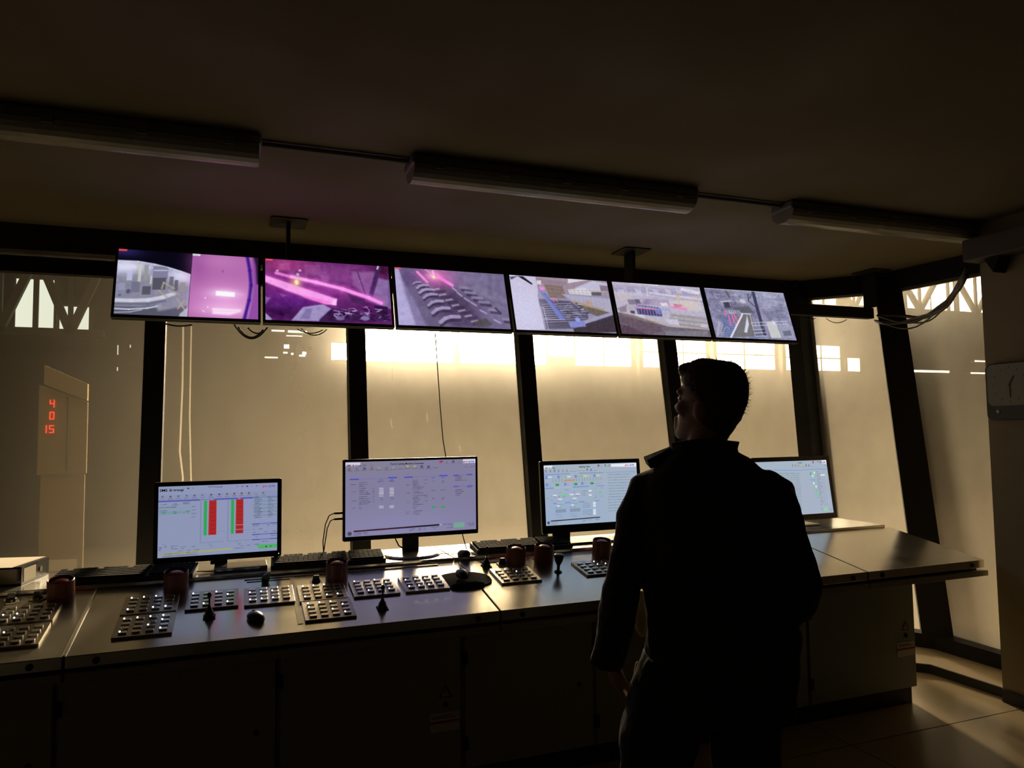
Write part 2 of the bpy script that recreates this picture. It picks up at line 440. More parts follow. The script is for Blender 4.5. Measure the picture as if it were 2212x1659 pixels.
for za, zb_ in zip(zs[:-1], zs[1:]):
    cur = HX0
    for h_ in sorted([h_ for h_ in holes if h_[2] <= za + 1e-6 and h_[3] >= zb_ - 1e-6]):
        if h_[0] > cur + 1e-6: fwm.box(cur, h_[0], HY1, HY1 + .3, za, zb_)
        cur = max(cur, h_[1])
    fwm.box(cur, HX1, HY1, HY1 + .3, za, zb_)
struct(fwm.build('wall_hall_far', m_hall))
n = 2
for x0, x1, z0, z1, a, b in lo:
    hall_window(n, x0, x1, z0, z1, a, b); n += 1
# upper clerestory
for x0, x1, z0, z1, a, b in up_:
    hall_window(n, x0, x1, z0, z1, a, b); n += 1
m_fill = emit_mat('added_fill_pane', (1, .93, .76), 1.6)  # unseen ceiling panes added to light the enclosure and the hall
for i in range(9):
    e = empty('window_%d' % n, (-13 + i * 6.5, 8.5, HZ1 - .02)); struct(e); n += 1
    for j in range(2): MB().box(-1.8, 1.8, -2 + j * 2.05, -.05 + j * 2.05, -.02, 0).build('pane', m_fill, e)
# gaps on the far left seen between truss members
for x0, x1, z0, z1 in [(-6.0, -5.0, 4.7, 6.15), (-4.9, -4.1, 4.55, 5.4)]:
    hall_window(n, x0, x1, z0, z1, 1, 1, gm=m_glow2); n += 1
for x0, x1, z0, z1 in [(-3.37, -3.33, 3.98, 4.28), (-3.37, -3.33, 3.5, 3.62), (-3.04, -3.0, 4.2, 4.3)]:
    hall_window(n, x0, x1, z0, z1, 1, 1, bar=.01, gm=m_glow2); n += 1
m_glow3 = emit_mat('painted_reflection_spot', (1, .95, .8), 5, 'NONE')  # small bright reflections in the glass, put in as glowing panes
for x0, x1, z0, z1 in [(.8, 1.2, 3.98, 4.03), (1.38, 1.55, 4.3, 4.44), (1.36, 1.5, 4.14, 4.2), (1.6, 1.68, 4.1, 4.17), (1.85, 2.05, 4.05, 4.12), (1.95, 2.08, 4.12, 4.22), (1.5, 2.1, 4.82, 4.9), (1.0, 1.4, 4.84, 4.9), (1.45, 1.95, 4.7, 4.74)]:
    hall_window(n, x0, x1, z0, z1, 1, 1, bar=.006, gm=m_glow3); n += 1
# columns and trusses
def truss(x0, x1, zb, zt, y, nb, label, w_=.16):
    e = empty('roof_truss', (x0, y, zb), label=label, cat='truss', group=None)
    L, H = x1 - x0, zt - zb
    MB().beam((0, 0, 0), (L, 0, 0), w_, w_).build('bottom_chord', m_truss, e)
    MB().beam((0, 0, H), (L, 0, H), w_, w_).build('top_chord', m_truss, e)
    d = L / nb
    for i in range(nb):
        a, b = ((0, H) if i % 2 else (H, 0))
        MB().beam((i * d, 0, a), ((i + 1) * d, 0, b), w_, w_).build('diagonal', m_truss, e)
    for i in range(1, nb):
        MB().beam((i * d, 0, 0), (i * d, 0, H), w_ * .6, w_ * .6).build('post', m_truss, e)
    return e
truss(-7.0, -3.6, 4.5, 6.7, 23.6, 4, 'dark lattice of steel struts behind the far left pane', .2)
truss(27.2, 36.2, 6.75, 9.2, 24.2, 5, 'pale lattice girder crossing the upper windows behind the side pane', .18)
truss(20.0, 26.8, 6.65, 9.2, 24.2, 4, 'lattice girder crossing the upper windows behind the narrow corner pane', .14)
for i, x in enumerate([7.06, 14.3, 17.65, 21.05, 27.6]):
    tag(box('hall_column', x - .09, x + .09, 24.0, 24.2, HZ0, HZ1, m_hallst), cat='column', group='steel columns along the far hall wall',
        label=['slim steel column between the two widest bright hall windows', 'steel column behind the pane with the head, left of the head', 'steel column right above the standing person in the bright strip',
               'steel column just left of the corner mullion in the bright strip', 'broad steel column behind the corner post of the side glazing'][i])
# enclosure with red digits: a reflection in the glass, built as an object outside
bo = empty('reflected_enclosure', (-2.32, 12.0, HZ0), label='tall beige enclosure with red digits reflected in the leftmost pane, built as an object outside it', cat='cabinet')
MB().prism([(-.31, 2.65), (.30, 2.65), (.30, 3.68), (-.31, 3.92)], 0, .06, 'y').build('upper_body', m_boothm, bo, bevel=.01)
MB().box(-.27, .28, .02, .07, 0, 2.64).build('lower_body', m_boothm, bo, bevel=.01)
MB().prism([(-.24, 3.93), (.30, 3.70), (.30, 3.94), (-.24, 4.20)], -.05, .06, 'y').build('hood', m_boothm, bo)
MB().box(.045, .055, -.012, 0, 2.7, 3.75).build('door_joint', m_truss, bo)
SEG = {'0': 'abcdef', '1': 'bc', '2': 'abged', '3': 'abgcd', '4': 'fgbc', '5': 'afgcd', '6': 'afgedc', '8': 'abcdefg'}
def digits(txt, x, z, h, par):
    w_ = h * .55; t = h * .12; mb = MB()
    for k, ch in enumerate(txt):
        if ch == ' ': continue
        ox = x + k * h * .8
        S = {'a': (0, w_, h - t, h), 'g': (0, w_, h / 2 - t / 2, h / 2 + t / 2), 'd': (0, w_, 0, t), 'f': (0, t, h / 2, h), 'e': (0, t, 0, h / 2), 'b': (w_ - t, w_, h / 2, h), 'c': (w_ - t, w_, 0, h / 2)}
        for q in SEG[ch]:
            a = S[q]; mb.box(ox + a[0], ox + a[1], -.012, -.004, z + a[2], z + a[3])
    return mb.build('digits', m_digit, par)
digits(' 4', -.26, 3.60, .11, bo); digits(' 0', -.26, 3.43, .11, bo); digits('15', -.26, 3.24, .11, bo)

# ================================================================== CONSOLE
TH = R(9.7); Y0, Z0 = 3.10, .80; PL = .665
def DP(x, s, h=0.0):
    return Vector((x, Y0 + s * math.cos(TH) - h * math.sin(TH), Z0 + s * math.sin(TH) + h * math.cos(TH)))
yb, zb = DP(0, PL).y, DP(0, PL).z
secs = [(-2.3, -.585, 'leftmost brushed steel console top, left of the bright chrome joint'),
        (-.575, 1.097, 'long brushed steel console top carrying the most push buttons, under the two left monitors'),
        (1.105, 3.228, 'wide brushed steel console top partly hidden by the standing person'),
        (3.238, 4.13, 'short empty brushed steel console top with a free overhanging right end')]
CON = []
for x0, x1, lab in secs:
    e = empty('console_top', (x0, Y0, Z0), label=lab, cat='console', group='steel console tops in a row')
    L = x1 - x0
    poly = [(0, 0), (yb - Y0, zb - Z0), (yb - Y0, zb - Z0 - .045), (.012, -.045), (0, -.045)]
    MB().prism(poly, 0, L).build('top_plate', m_steel, e, bevel=.0025)
    MB().prism([(.035, -.046), (yb - Y0, zb - Z0 - .046), (yb - Y0, -.06), (.035, -.06)], .02, L - .02).build('recess', m_cabgap, e)
    MB().prism([(-.008, -.061), (yb - Y0, -.061), (yb - Y0, -.104), (.10, -.104), (-.008, -.092)], 0, L + (.02 if x1 > 4 else 0)).build('lower_tray', m_tray, e, bevel=.003)
    for bx in (.10, L - .10):
        MB().lathe([(.012, -.006), (.012, 0)], 14, (bx, 0, -.024), 'y').build('bolt', m_black, e)
    CON.append((e, x0, x1))
box_e = CON[1][0]
st = MB().beam((-.004, .0, .002), (-.004, yb - Y0, zb - Z0 + .002), .007, .006); st.build('chrome_strip', mat('bright_chrome_strip', (.85, .82, .75), .25, .9), box_e)

def con_of(x):
    for e, a, b in CON:
        if a <= x <= b: return e
def place(par_or_none, x, s, h=0, name='part', rz=0):
    """frame on the sloping console plate"""
    e = con_of(x)
    o = bpy.data.objects.new(name, None); COL.objects.link(o); o.parent = e; o.empty_display_size = .03
    p = DP(x, s, h)
    o.location = p - Vector(e.location)
    o.rotation_euler = (TH, 0, rz)
    return o

# push button modules: plate > 16 clear caps, pilot lights
BW = .212
mods = [(-.895, .335, .2, {(0, 2), (1, 2), (1, 3)}), (-.895, .115, .2, {(1, 1), (0, 3)}), (-.443, .320, .2, {(0, 0), (1, 0), (2, 0), (0, 3), (2, 3), (3, 3)}), (-.443, .100, .2, {(0, 0), (1, 0), (2, 0), (3, 0), (3, 1), (2, 2), (3, 3), (0, 3)}),
        (-.199, .312, .2, {(0, 0), (2, 0), (1, 3), (3, 1), (3, 3)}), (.036, .300, .21, {(0, 1), (1, 1), (2, 1), (0, 3), (1, 3), (2, 3)}), (.266, .288, .2, {(0, 0), (1, 0), (2, 0), (0, 3), (3, 3), (2, 3)}), (.272, .082, .2, {(0, 0), (1, 0), (2, 0), (0, 1), (2, 2), (3, 1), (3, 3)}),
        (.502, .285, .21, {(0, 0), (2, 0), (3, 1), (1, 3), (3, 3)}), (.740, .290, .21, {(0, 1), (1, 1), (2, 1), (0, 3), (1, 3), (2, 3)}), (1.212, .288, .2, {(0, 0), (2, 1), (1, 0)}), (1.672, .290, .2, {(2, 0), (3, 1), (2, 1), (3, 2)}),
        (-1.135, .335, .2, {(2, 1)}), (-1.135, .115, .2, {(3, 2)})]
btn_src = led_src = plate_src = None
for x, s, d, leds in mods:
    f = place(None, x, s, 0, 'button_panel')
    if plate_src is None:
        plate_src = MB().prism(rrect(0, BW, 0, .2, .004, 2), .0, .010, 'z').build('plate', m_btnp, f, bevel=.001)
        plate_side = None
    else: share(plate_src, 'plate', f)
    rim = None
    for c in range(4):
        for r_ in range(4):
            loc = (.020 + c * .0475, d - .052 - r_ * .0415, .0105)
            if btn_src is None:
                btn_src = MB().prism(rrect(0, .031, 0, .021, .005, 2), 0, .006, 'z').build('button', m_btn, f, bevel=.0012)
                btn_src.location = loc
            else: share(btn_src, 'button', f, loc)
            if (c, r_) in leds:
                l2 = (loc[0] + .005, loc[1] + .016, loc[2] + .0065)
                if led_src is None:
                    led_src = MB().ell((0, 0, 0), .0032, .0032, .0025, 8, 5).build('pilot_light', m_led, f); led_src.location = l2
                else: share(led_src, 'pilot_light', f, l2)
# metal cover strips in the plate, one beside the bright button module
f = place(None, .255, .075, 0, 'cover_strip_mount'); MB().box(-.012, .008, 0, .56, 0, .002).build('cover_strip', m_shelf, f)
for x0, x1, s in ((.04, .98, .628), (1.21, 1.47, .60)):
    f = place(None, x0, s, 0, 'label_strip_mount'); MB().box(0, x1 - x0, 0, .012 if x0 < 1 else .03, 0, .004).build('label_strip', m_paper if x0 > 1 else m_btnp, f)
f = place(None, 1.50, .60, 0, 'label_strip_mount'); MB().box(0, .05, 0, .03, 0, .004).build('label_strip', m_paper, f)

# emergency stops in shrouds
es_src = None
for x, s in ((-.70, .575), (-.25, .575), (.456, .545), (1.385, .56), (1.545, .56), (1.90, .575)):
    f = place(None, x, s, 0, 'emergency_stop')
    if es_src is None:
        sh = MB()
        ri, ro = .046, .052
        for a0, a1 in ((30, 150), (210, 330)):
            pass
        sh.lathe([(ro, 0), (ro, .035), (ri, .035), (ri, .004)], 28)
        s1 = sh.build('shroud', m_yel, f, smooth=False)
        s2 = MB().lathe([(ro, .0352), (ro, .088), (ro - .003, .091), (ri, .088), (ri, .0352)], 28).build('guard', m_yel, f)
        s3 = MB().lathe([(.016, .003), (.016, .055), (.033, .058), (.038, .070), (.035, .081), (.018, .088), (0, .089)], 24).build('stop_button', m_red, f, smooth=True)
        es_src = (s1, s2, s3)
    else:
        for q in es_src: share(q, q.name.split('.')[0], f)

def joystick(x, s, big=1):
    f = place(None, x, s, 0, 'joystick')
    MB().box(-.024 * big, .024 * big, -.024 * big, .024 * big, 0, .004).build('flange', m_blackm, f, bevel=.001)
    MB().lathe([(.021, .004), (.020, .012), (.014, .030), (.009, .036), (.0065, .05)], 16).build('bellows', m_black, f, smooth=True)
    MB().lathe([(.0035, .049), (.0035, .085), (.008, .088), (.009, .098), (.006, .105), (0, .107)], 12).build('stick', m_black, f, smooth=True)
joystick(.604, .15); joystick(1.22, .555); joystick(-.10, .235)
def selector(x, s, rz):
    f = place(None, x, s, 0, 'selector_switch', R(rz))
    MB().box(-.026, .026, -.026, .026, 0, .005).build('bezel', m_btnp, f, bevel=.001)
    MB().lathe([(.020, .005), (.019, .014), (.015, .016)], 18).build('collar', m_black, f)
    MB().prism([(-.016, .016), (.016, .016), (.012, .036), (-.012, .036)], -.006, .006, 'y').build('handle', m_black, f, bevel=.001)
for a in ((-.889, .60, 20), (-.79, .60, -30), (.358, .525, 0), (1.31, .56, 0)): selector(*a)
f = place(None, .132, .585, 0, 'key_switch')
MB().lathe([(.017, 0), (.017, .012), (.012, .014)], 16).build('collar', m_black, f); MB().prism([(-.02, .014), (.02, .014), (.02, .05), (-.008, .036)], -.01, .01, 'y').build('wedge_knob', m_black, f, bevel=.002)
f = place(None, .05, .60, 0, 'label_strip_mount'); MB().box(0, .2, 0, .014, 0, .003).build('label_strip', m_shelf, f)
f = place(None, 1.555, .39, 0, 'tilt_lever')
MB().lathe([(.021, 0), (.018, .006), (.008, .01), (.008, .035)], 16).build('collar', m_black, f)
MB().lathe([(.008, .035), (.020, .06), (.026, .085), (.026, .092), (.02, .095), (0, .096)], 20).build('knob', m_black, f, smooth=True)

# ---------------- rear shelf
for x0, x1, lab in ((-2.3, 1.078, 'long grey rear shelf behind the two left monitors and keyboards'), (1.084, 4.10, 'long grey rear shelf running right behind the person to the corner post')):
    e = empty('rear_shelf', (x0, 3.77, .905), label=lab, cat='shelf', group='rear equipment shelves')
    MB().box(0, x1 - x0, 0, .42, 0, .024).build('shelf_board', m_shelf, e, bevel=.002)
    MB().box(.02, x1 - x0 - .12, .06, .36, -.205, -.002).build('riser', m_tray, e)

# ---------------- cabinets below
cabs = [(-2.19, -1.41), (-1.405, -.625), (-.62, .16), (.165, .945), (.95, 1.595), (1.60, 2.235), (2.24, 2.88), (2.885, 3.66)]
cl = ['grey under-desk cabinet furthest from the person, at the left edge', 'under-desk cabinet below the button pads left of the chrome joint', 'under-desk cabinet below the square block of two button pads and the joystick knob',
      'dark under-desk cabinet below the second monitor from the left', 'narrow under-desk cabinet just left of the person', 'narrow under-desk cabinet directly hidden behind the person, left of the legs', 'under-desk cabinet beside the right arm of the person, hinge edge showing',
      'end under-desk cabinet with a yellow warning triangle and a white label']
for i, ((x0, x1), lab) in enumerate(zip(cabs, cl)):
    e = empty('under_desk_cabinet', (x0, 3.2, 0), label=lab, cat='cabinet', group='under-desk cabinets in a row')
    W = x1 - x0
    box('body', 0, W, .008, .9, .10, .695, m_cab, e)
    box('plinth', 0, W, .03, .88, 0, .099, m_plinth, e)
    d = MB().prism(rrect(.012, W - .004, .108, .69, .004, 1), -.012, .006, 'y').build('door', m_cab, e, bevel=.002)
    for hz in (.19, .56): MB().box(.0, .022, -.022, -.004, hz, hz + .055).build('hinge', m_black, d)
    MB().lathe([(.011, -.006), (.011, 0)], 16, (W - .075, -.013, .40), 'y').build('lock', m_black, d)
    if i in (3, 7):
        g = MB().prism([(W - .105, .43), (W - .045, .43), (W - .075, .485)], -.0145, -.013, 'y').build('warning_triangle', mat('warning_yellow', (.75, .52, .03), .5), d)
        tri = [(W - .075 + a * .035, .449 + b * .04) for a, b in ((-.5, -.33), (.5, -.33), (0, .62))]
        k = MB()
        for p, q in zip(tri, tri[1:] + tri[:1]): k.beam((p[0], -.0155, p[1]), (q[0], -.0155, q[1]), .004, .001, (0, 1, 0))
        MB().add([(W - .105, -.0152, .43), (W - .045, -.0152, .43), (W - .075, -.0152, .485), (W - .096, -.0152, .4345), (W - .054, -.0152, .4345), (W - .075, -.0152, .474)],
                 [(0, 1, 4, 3), (1, 2, 5, 4), (2, 0, 3, 5)]).build('triangle_border', m_black, d)
        MB().add([(W - .073, -.0155, .468), (W - .081, -.0155, .451), (W - .076, -.0155, .452), (W - .079, -.0155, .438), (W - .069, -.0155, .456), (W - .0745, -.0155, .455)],
                 [(0, 1, 2, 5), (5, 2, 3, 4)]).build('lightning_bolt', m_black, d)
        MB().box(W - .145, W - .012, -.0145, -.013, .285, .365).build('label_plate', m_label, d)
        MB().box(W - .145, W - .012, -.0155, -.0146, .322, .331).build('red_bar', mat('red_print', (.4, .03, .02), .6), d)
        for k in range(2): MB().box(W - .135, W - .03 - .02 * k, -.0155, -.0146, .342 + k * .009, .345 + k * .009).build('print_line', m_black, d)

# ================================================================== SCREEN PICTURES (painted numerically, put on as point colours of a lit grid)
class Cv:
    def __init__(s, W, H, base):
        s.W, s.H = W, H; s.im = np.zeros((H, W, 3)) + np.array(base, float); s.o = np.array([0, 0.]); s.A = np.eye(2)
        s.gx, s.gy = np.meshgrid(np.arange(W), np.arange(H))
    def frame(s, TL, TR, BL):
        TL, TR, BL = map(lambda p: np.array(p, float), (TL, TR, BL))
        B = np.stack([TR - TL, BL - TL], 1); s.A = np.linalg.inv(B); s.o = TL; return s
    def T(s, p):
        q = s.A @ (np.array(p, float) - s.o); return np.array([q[0] * (s.W - 1), q[1] * (s.H - 1)])
    def sc(s): return s.A[0, 0] * (s.W - 1)
    def _bl(s, m, y0, y1, x0, x1, col):
        r = s.im[y0:y1, x0:x1]; s.im[y0:y1, x0:x1] = r * (1 - m[..., None]) + np.array(col, float) * m[..., None]
    def poly(s, pts, col, a=1, soft=1):
        P = np.array([s.T(p) for p in pts]); pad = soft + 1
        x0, x1 = int(max(0, P[:, 0].min() - pad)), int(min(s.W, P[:, 0].max() + pad + 1)); y0, y1 = int(max(0, P[:, 1].min() - pad)), int(min(s.H, P[:, 1].max() + pad + 1))
        if x1 <= x0 or y1 <= y0: return s
        X, Y = s.gx[y0:y1, x0:x1], s.gy[y0:y1, x0:x1]; ins = np.zeros(X.shape, bool); D = np.full(X.shape, 1e9)
        for (ax, ay), (bx, by) in zip(P, np.roll(P, -1, 0)):
            c = (ay > Y) != (by > Y)
            with np.errstate(all='ignore'): xi = (bx - ax) * (Y - ay) / (by - ay if abs(by - ay) > 1e-9 else 1e-9) + ax
            ins ^= c & (X < xi)
            L2 = (bx - ax) ** 2 + (by - ay) ** 2 + 1e-9; t = np.clip(((X - ax) * (bx - ax) + (Y - ay) * (by - ay)) / L2, 0, 1)
            D = np.minimum(D, np.hypot(X - ax - t * (bx - ax), Y - ay - t * (by - ay)))
        m_ = np.clip(.5 + np.where(ins, D, -D) / soft, 0, 1) * a
        s._bl(m_, y0, y1, x0, x1, col); return s
    def line(s, p, q, wd, col, a=1, soft=1):
        p, q = s.T(p), s.T(q); wd = wd * s.sc() / 2; pad = wd + soft + 1
        x0, x1 = int(max(0, min(p[0], q[0]) - pad)), int(min(s.W, max(p[0], q[0]) + pad + 1)); y0, y1 = int(max(0, min(p[1], q[1]) - pad)), int(min(s.H, max(p[1], q[1]) + pad + 1))
        if x1 <= x0 or y1 <= y0: return s
        X, Y = s.gx[y0:y1, x0:x1], s.gy[y0:y1, x0:x1]; d = q - p; t = np.clip(((X - p[0]) * d[0] + (Y - p[1]) * d[1]) / (d @ d + 1e-9), 0, 1)
        D = np.hypot(X - p[0] - t * d[0], Y - p[1] - t * d[1])
        k = min(1, max(.25, 2 * wd / soft)) if 2 * wd < soft else 1
        s._bl(np.clip(.5 + (max(wd, .5) - D) / soft, 0, 1) * a * k, y0, y1, x0, x1, col); return s
    def pl(s, pts, wd, col, a=1, soft=1):
        for p, q in zip(pts[:-1], pts[1:]): s.line(p, q, wd, col, a, soft)
        return s
    def glow(s, c, rx, ry, col, a=1):
        c = s.T(c); rx *= s.sc(); ry *= s.sc()
        s._bl(np.exp(-(((s.gx - c[0]) / rx) ** 2 + ((s.gy - c[1]) / ry) ** 2)) * a, 0, s.H, 0, s.W, col); return s
    def ell(s, c, rx, ry, col, a=1, soft=1):
        return s.poly([(c[0] + rx * math.cos(t), c[1] + ry * math.sin(t)) for t in np.linspace(0, 2 * math.pi, 15)[:-1]], col, a, soft)
    def noise(s, cell, amt, seed, region=None, col=None):
        rg = np.random.default_rng(seed); h, w_ = s.H // cell + 3, s.W // cell + 3
        g = rg.normal(size=(h, w_)); fy, fx = s.gy / cell, s.gx / cell; iy, ix = fy.astype(int), fx.astype(int); ty, tx = fy - iy, fx - ix
        v = g[iy, ix] * (1 - ty) * (1 - tx) + g[iy + 1, ix] * ty * (1 - tx) + g[iy, ix + 1] * (1 - ty) * tx + g[iy + 1, ix + 1] * ty * tx
        s.im += v[..., None] * amt * (np.array(col) if col is not None else 1); return s
    def rect(s, x0, y0, x1, y1, col, a=1, soft=1): return s.poly([(x0, y0), (x1, y0), (x1, y1), (x0, y1)], col, a, soft)
    def words(s, x, y, n, h, col, a=.7, seed=0, k=0):
        """a row of tiny unreadable print, n units long; k = slope per unit"""
        rg = random.Random(seed + int(x * 7 + y * 13)); t = 0
        while t < n:
            L = min(n - t, h * rg.uniform(.8, 3.2))
            s.line((x + t, y + k * t), (x + t + L, y + k * (t + L)), h * rg.uniform(.45, .9), col, a * rg.uniform(.55, 1), 1.2); t += L + h * rg.uniform(.35, .8)
        return s
def screen_mesh(cv, W, H, parent, gain=1.0, name='screen_image'):
    nx, nz = cv.W, cv.H
    X, Zz = np.meshgrid(np.linspace(-W / 2, W / 2, nx), np.linspace(H / 2, -H / 2, nz))
    co = np.stack([X, np.zeros_like(X), Zz], -1).reshape(-1, 3)
    i = np.arange(nx * nz).reshape(nz, nx)
    q = np.stack([i[:-1, :-1], i[1:, :-1], i[1:, 1:], i[:-1, 1:]], -1).reshape(-1)
    me = bpy.data.meshes.new(name); nf = (nx - 1) * (nz - 1)
    me.vertices.add(nx * nz); me.vertices.foreach_set('co', co.reshape(-1))
    me.loops.add(nf * 4); me.loops.foreach_set('vertex_index', q.astype(np.int32))
    me.polygons.add(nf); me.polygons.foreach_set('loop_start', np.arange(0, nf * 4, 4, dtype=np.int32)); me.polygons.foreach_set('loop_total', np.full(nf, 4, dtype=np.int32))
    me.update(calc_edges=True)
    im = cv.im; im = im * .85 + im.mean(-1, keepdims=True) * .165
    c = np.clip(im, 0, 255) / 255; c = np.where(c <= .04045, c / 12.92, ((c + .055) / 1.055) ** 2.4) * gain
    at = me.color_attributes.new('picture', 'FLOAT_COLOR', 'POINT')
    at.data.foreach_set('color', np.concatenate([c.reshape(-1, 3), np.ones((nx * nz, 1))], 1).reshape(-1).astype(np.float32))
    o = bpy.data.objects.new(name, me); COL.objects.link(o); o.parent = parent
    if 'screen' not in MAT:
        M = bpy.data.materials.new('lit_screen'); M.use_nodes = True; nt = M.node_tree; nt.nodes.clear()
        out = nt.nodes.new('ShaderNodeOutputMaterial'); e = nt.nodes.new('ShaderNodeEmission'); a = nt.nodes.new('ShaderNodeAttribute'); a.attribute_name = 'picture'
        nt.links.new(a.outputs['Color'], e.inputs[0]); nt.links.new(e.outputs[0], out.inputs[0]); M.cycles.emission_sampling = 'NONE'; MAT['screen'] = M
    me.materials.append(MAT['screen'])
    return o
def text(body, size, loc, parent, material, bold=0, name='lettering', ax='CENTER', sx=1):
    cu = bpy.data.curves.new(name, 'FONT'); cu.body = body; cu.size = size; cu.align_x = ax; cu.align_y = 'CENTER'; cu.offset = bold; cu.resolution_u = 2
    o = bpy.data.objects.new(name, cu); COL.objects.link(o); o.parent = parent; o.location = loc; o.rotation_euler = (R(90), 0, 0); o.scale = (sx, 1, 1)
    cu.materials.append(material)
    me = bpy.data.meshes.new_from_object(o.evaluated_get(bpy.context.evaluated_depsgraph_get()))
    if not me.materials: me.materials.append(material)
    q = bpy.data.objects.new(name, me); COL.objects.link(q); q.parent = parent; q.location = loc; q.rotation_euler = (R(90), 0, 0); q.scale = (sx, 1, 1)
    bpy.data.objects.remove(o)
    return q
TW, THH = 288, 162
def tv1():
    c = Cv(TW, THH, (60, 60, 75)).frame((130, 110), (1192, 185), (150, 655))
    L = [(100, 60), (676, 150), (676, 720), (100, 720)]
    c.poly(L, (168, 168, 205)); c.noise(7, 9, 1).noise(3, 7, 2)
    c.poly([(120, 330), (300, 300), (676, 420), (676, 720), (120, 700)], (120, 120, 140), .7, 20)
    c.glow((640, 350), 110, 60, (235, 232, 255), .9); c.glow((200, 260), 120, 60, (235, 235, 255), .7)
    for x, y, w_, h, q in [(150, 250, 120, 30, (215, 215, 245)), (290, 240, 22, 160, (205, 205, 180)), (330, 250, 30, 130, (150, 150, 150)), (395, 260, 110, 110, (120, 118, 150)), (400, 290, 100, 12, (190, 190, 215)), (400, 360, 95, 100, (75, 72, 90)), (250, 390, 60, 90, (110, 108, 135)), (210, 300, 40, 80, (190, 190, 225)), (520, 350, 30, 90, (100, 98, 115)), (560, 380, 26, 90, (88, 86, 98)), (330, 430, 60, 70, (80, 76, 90)), (160, 400, 45, 60, (150, 148, 185)), (600, 400, 40, 80, (150, 146, 140)), (380, 340, 12, 70, (215, 212, 190))]:
        c.rect(x, y, x + w_, y + h, q, .85, 2)
    c.pl([(140, 540), (260, 548), (380, 545), (480, 525), (560, 495)], 34, (205, 205, 225), .9, 3); c.pl([(140, 570), (380, 578), (500, 555)], 20, (100, 100, 130), .8, 3)
    c.poly([(140, 590), (330, 600), (430, 590), (460, 640), (660, 600), (680, 720), (140, 720)], (72, 72, 92), .8, 6)
    c.pl([(150, 610), (250, 618), (380, 612), (460, 596)], 14, (200, 200, 220), .9, 2); c.pl([(150, 640), (260, 640), (340, 625)], 8, (185, 185, 215), .9, 2)
    for a in [((450, 470), (510, 520)), ((480, 400), (560, 450)), ((590, 540), (650, 630)), ((480, 400), (470, 450)), ((520, 470), (600, 500)), ((600, 620), (640, 560))]: c.line(*a, 14, (170, 165, 130), .8, 2)
    c.ell((470, 600), 18, 26, (150, 150, 165), .8, 2); c.ell((232, 470), 16, 20, (70, 72, 110), .8, 2); c.ell((435, 490), 9, 9, (200, 120, 160), .8, 2); c.ell((175, 500), 12, 12, (90, 90, 150), .8, 2)
    c.poly([(110, 80), (690, 80), (690, 335), (600, 300), (500, 265), (400, 238), (280, 215), (110, 206)], (8, 6, 22), 1, 3)
    c.glow((170, 130), 130, 50, (46, 36, 120), .75); c.pl([(130, 210), (280, 218), (400, 242), (500, 270), (600, 305), (676, 335)], 7, (250, 250, 255), .9, 3)
    c.poly([(620, 660), (676, 610), (676, 720), (600, 720)], (215, 215, 235), .7, 3)
    c.poly([(676, 60), (1300, 60), (1300, 760), (676, 760)], (186, 98, 178), 1, .6)
    c.glow((720, 250), 90, 200, (150, 62, 150), .5); c.glow((960, 560), 230, 150, (235, 150, 222), .9); c.glow((960, 640), 200, 60, (255, 190, 240), .7); c.glow((900, 220), 150, 60, (200, 120, 190), .5)
    c.pl([(1100, 150), (1130, 300), (1145, 430), (1135, 560), (1105, 720)], 26, (58, 14, 150), 1, 5); c.poly([(1135, 100), (1300, 100), (1300, 760), (1125, 760), (1155, 560), (1165, 430), (1150, 300)], (150, 66, 172), 1, 6); c.poly([(1150, 160), (1300, 160), (1300, 420), (1190, 420), (1175, 260)], (30, 10, 40), .9, 6)
    c.glow((945, 500), 110, 40, (255, 225, 255), .8); c.poly([(875, 475), (1020, 492), (1020, 530), (875, 515)], (255, 250, 255), 1, 3); c.poly([(855, 622), (1075, 640), (1070, 660), (990, 685), (860, 672)], (255, 225, 250), .9, 5); c.pl([(860, 645), (1050, 655)], 5, (240, 170, 225), .8, 2)
    c.ell((797, 535), 5, 9, (250, 210, 245), .9, 2); c.ell((820, 612), 5, 8, (250, 210, 245), .9, 2); c.ell((917, 305), 4, 14, (120, 40, 120), .7, 2); c.line((780, 640), (800, 655), 6, (250, 210, 245)); c.line((1040, 505), (1090, 512), 3, (240, 190, 235), .8)
    c.line((676, 140), (676, 720), 3, (30, 22, 40)); c.poly([(130, 108), (192, 114), (192, 130), (130, 128)], (235, 50, 60)); c.words(138, 121, 46, 5, (255, 200, 200)); c.poly([(678, 148), (736, 152), (736, 170), (678, 166)], (225, 225, 235)); c.words(684, 160, 44, 5, (110, 110, 130))
    return c
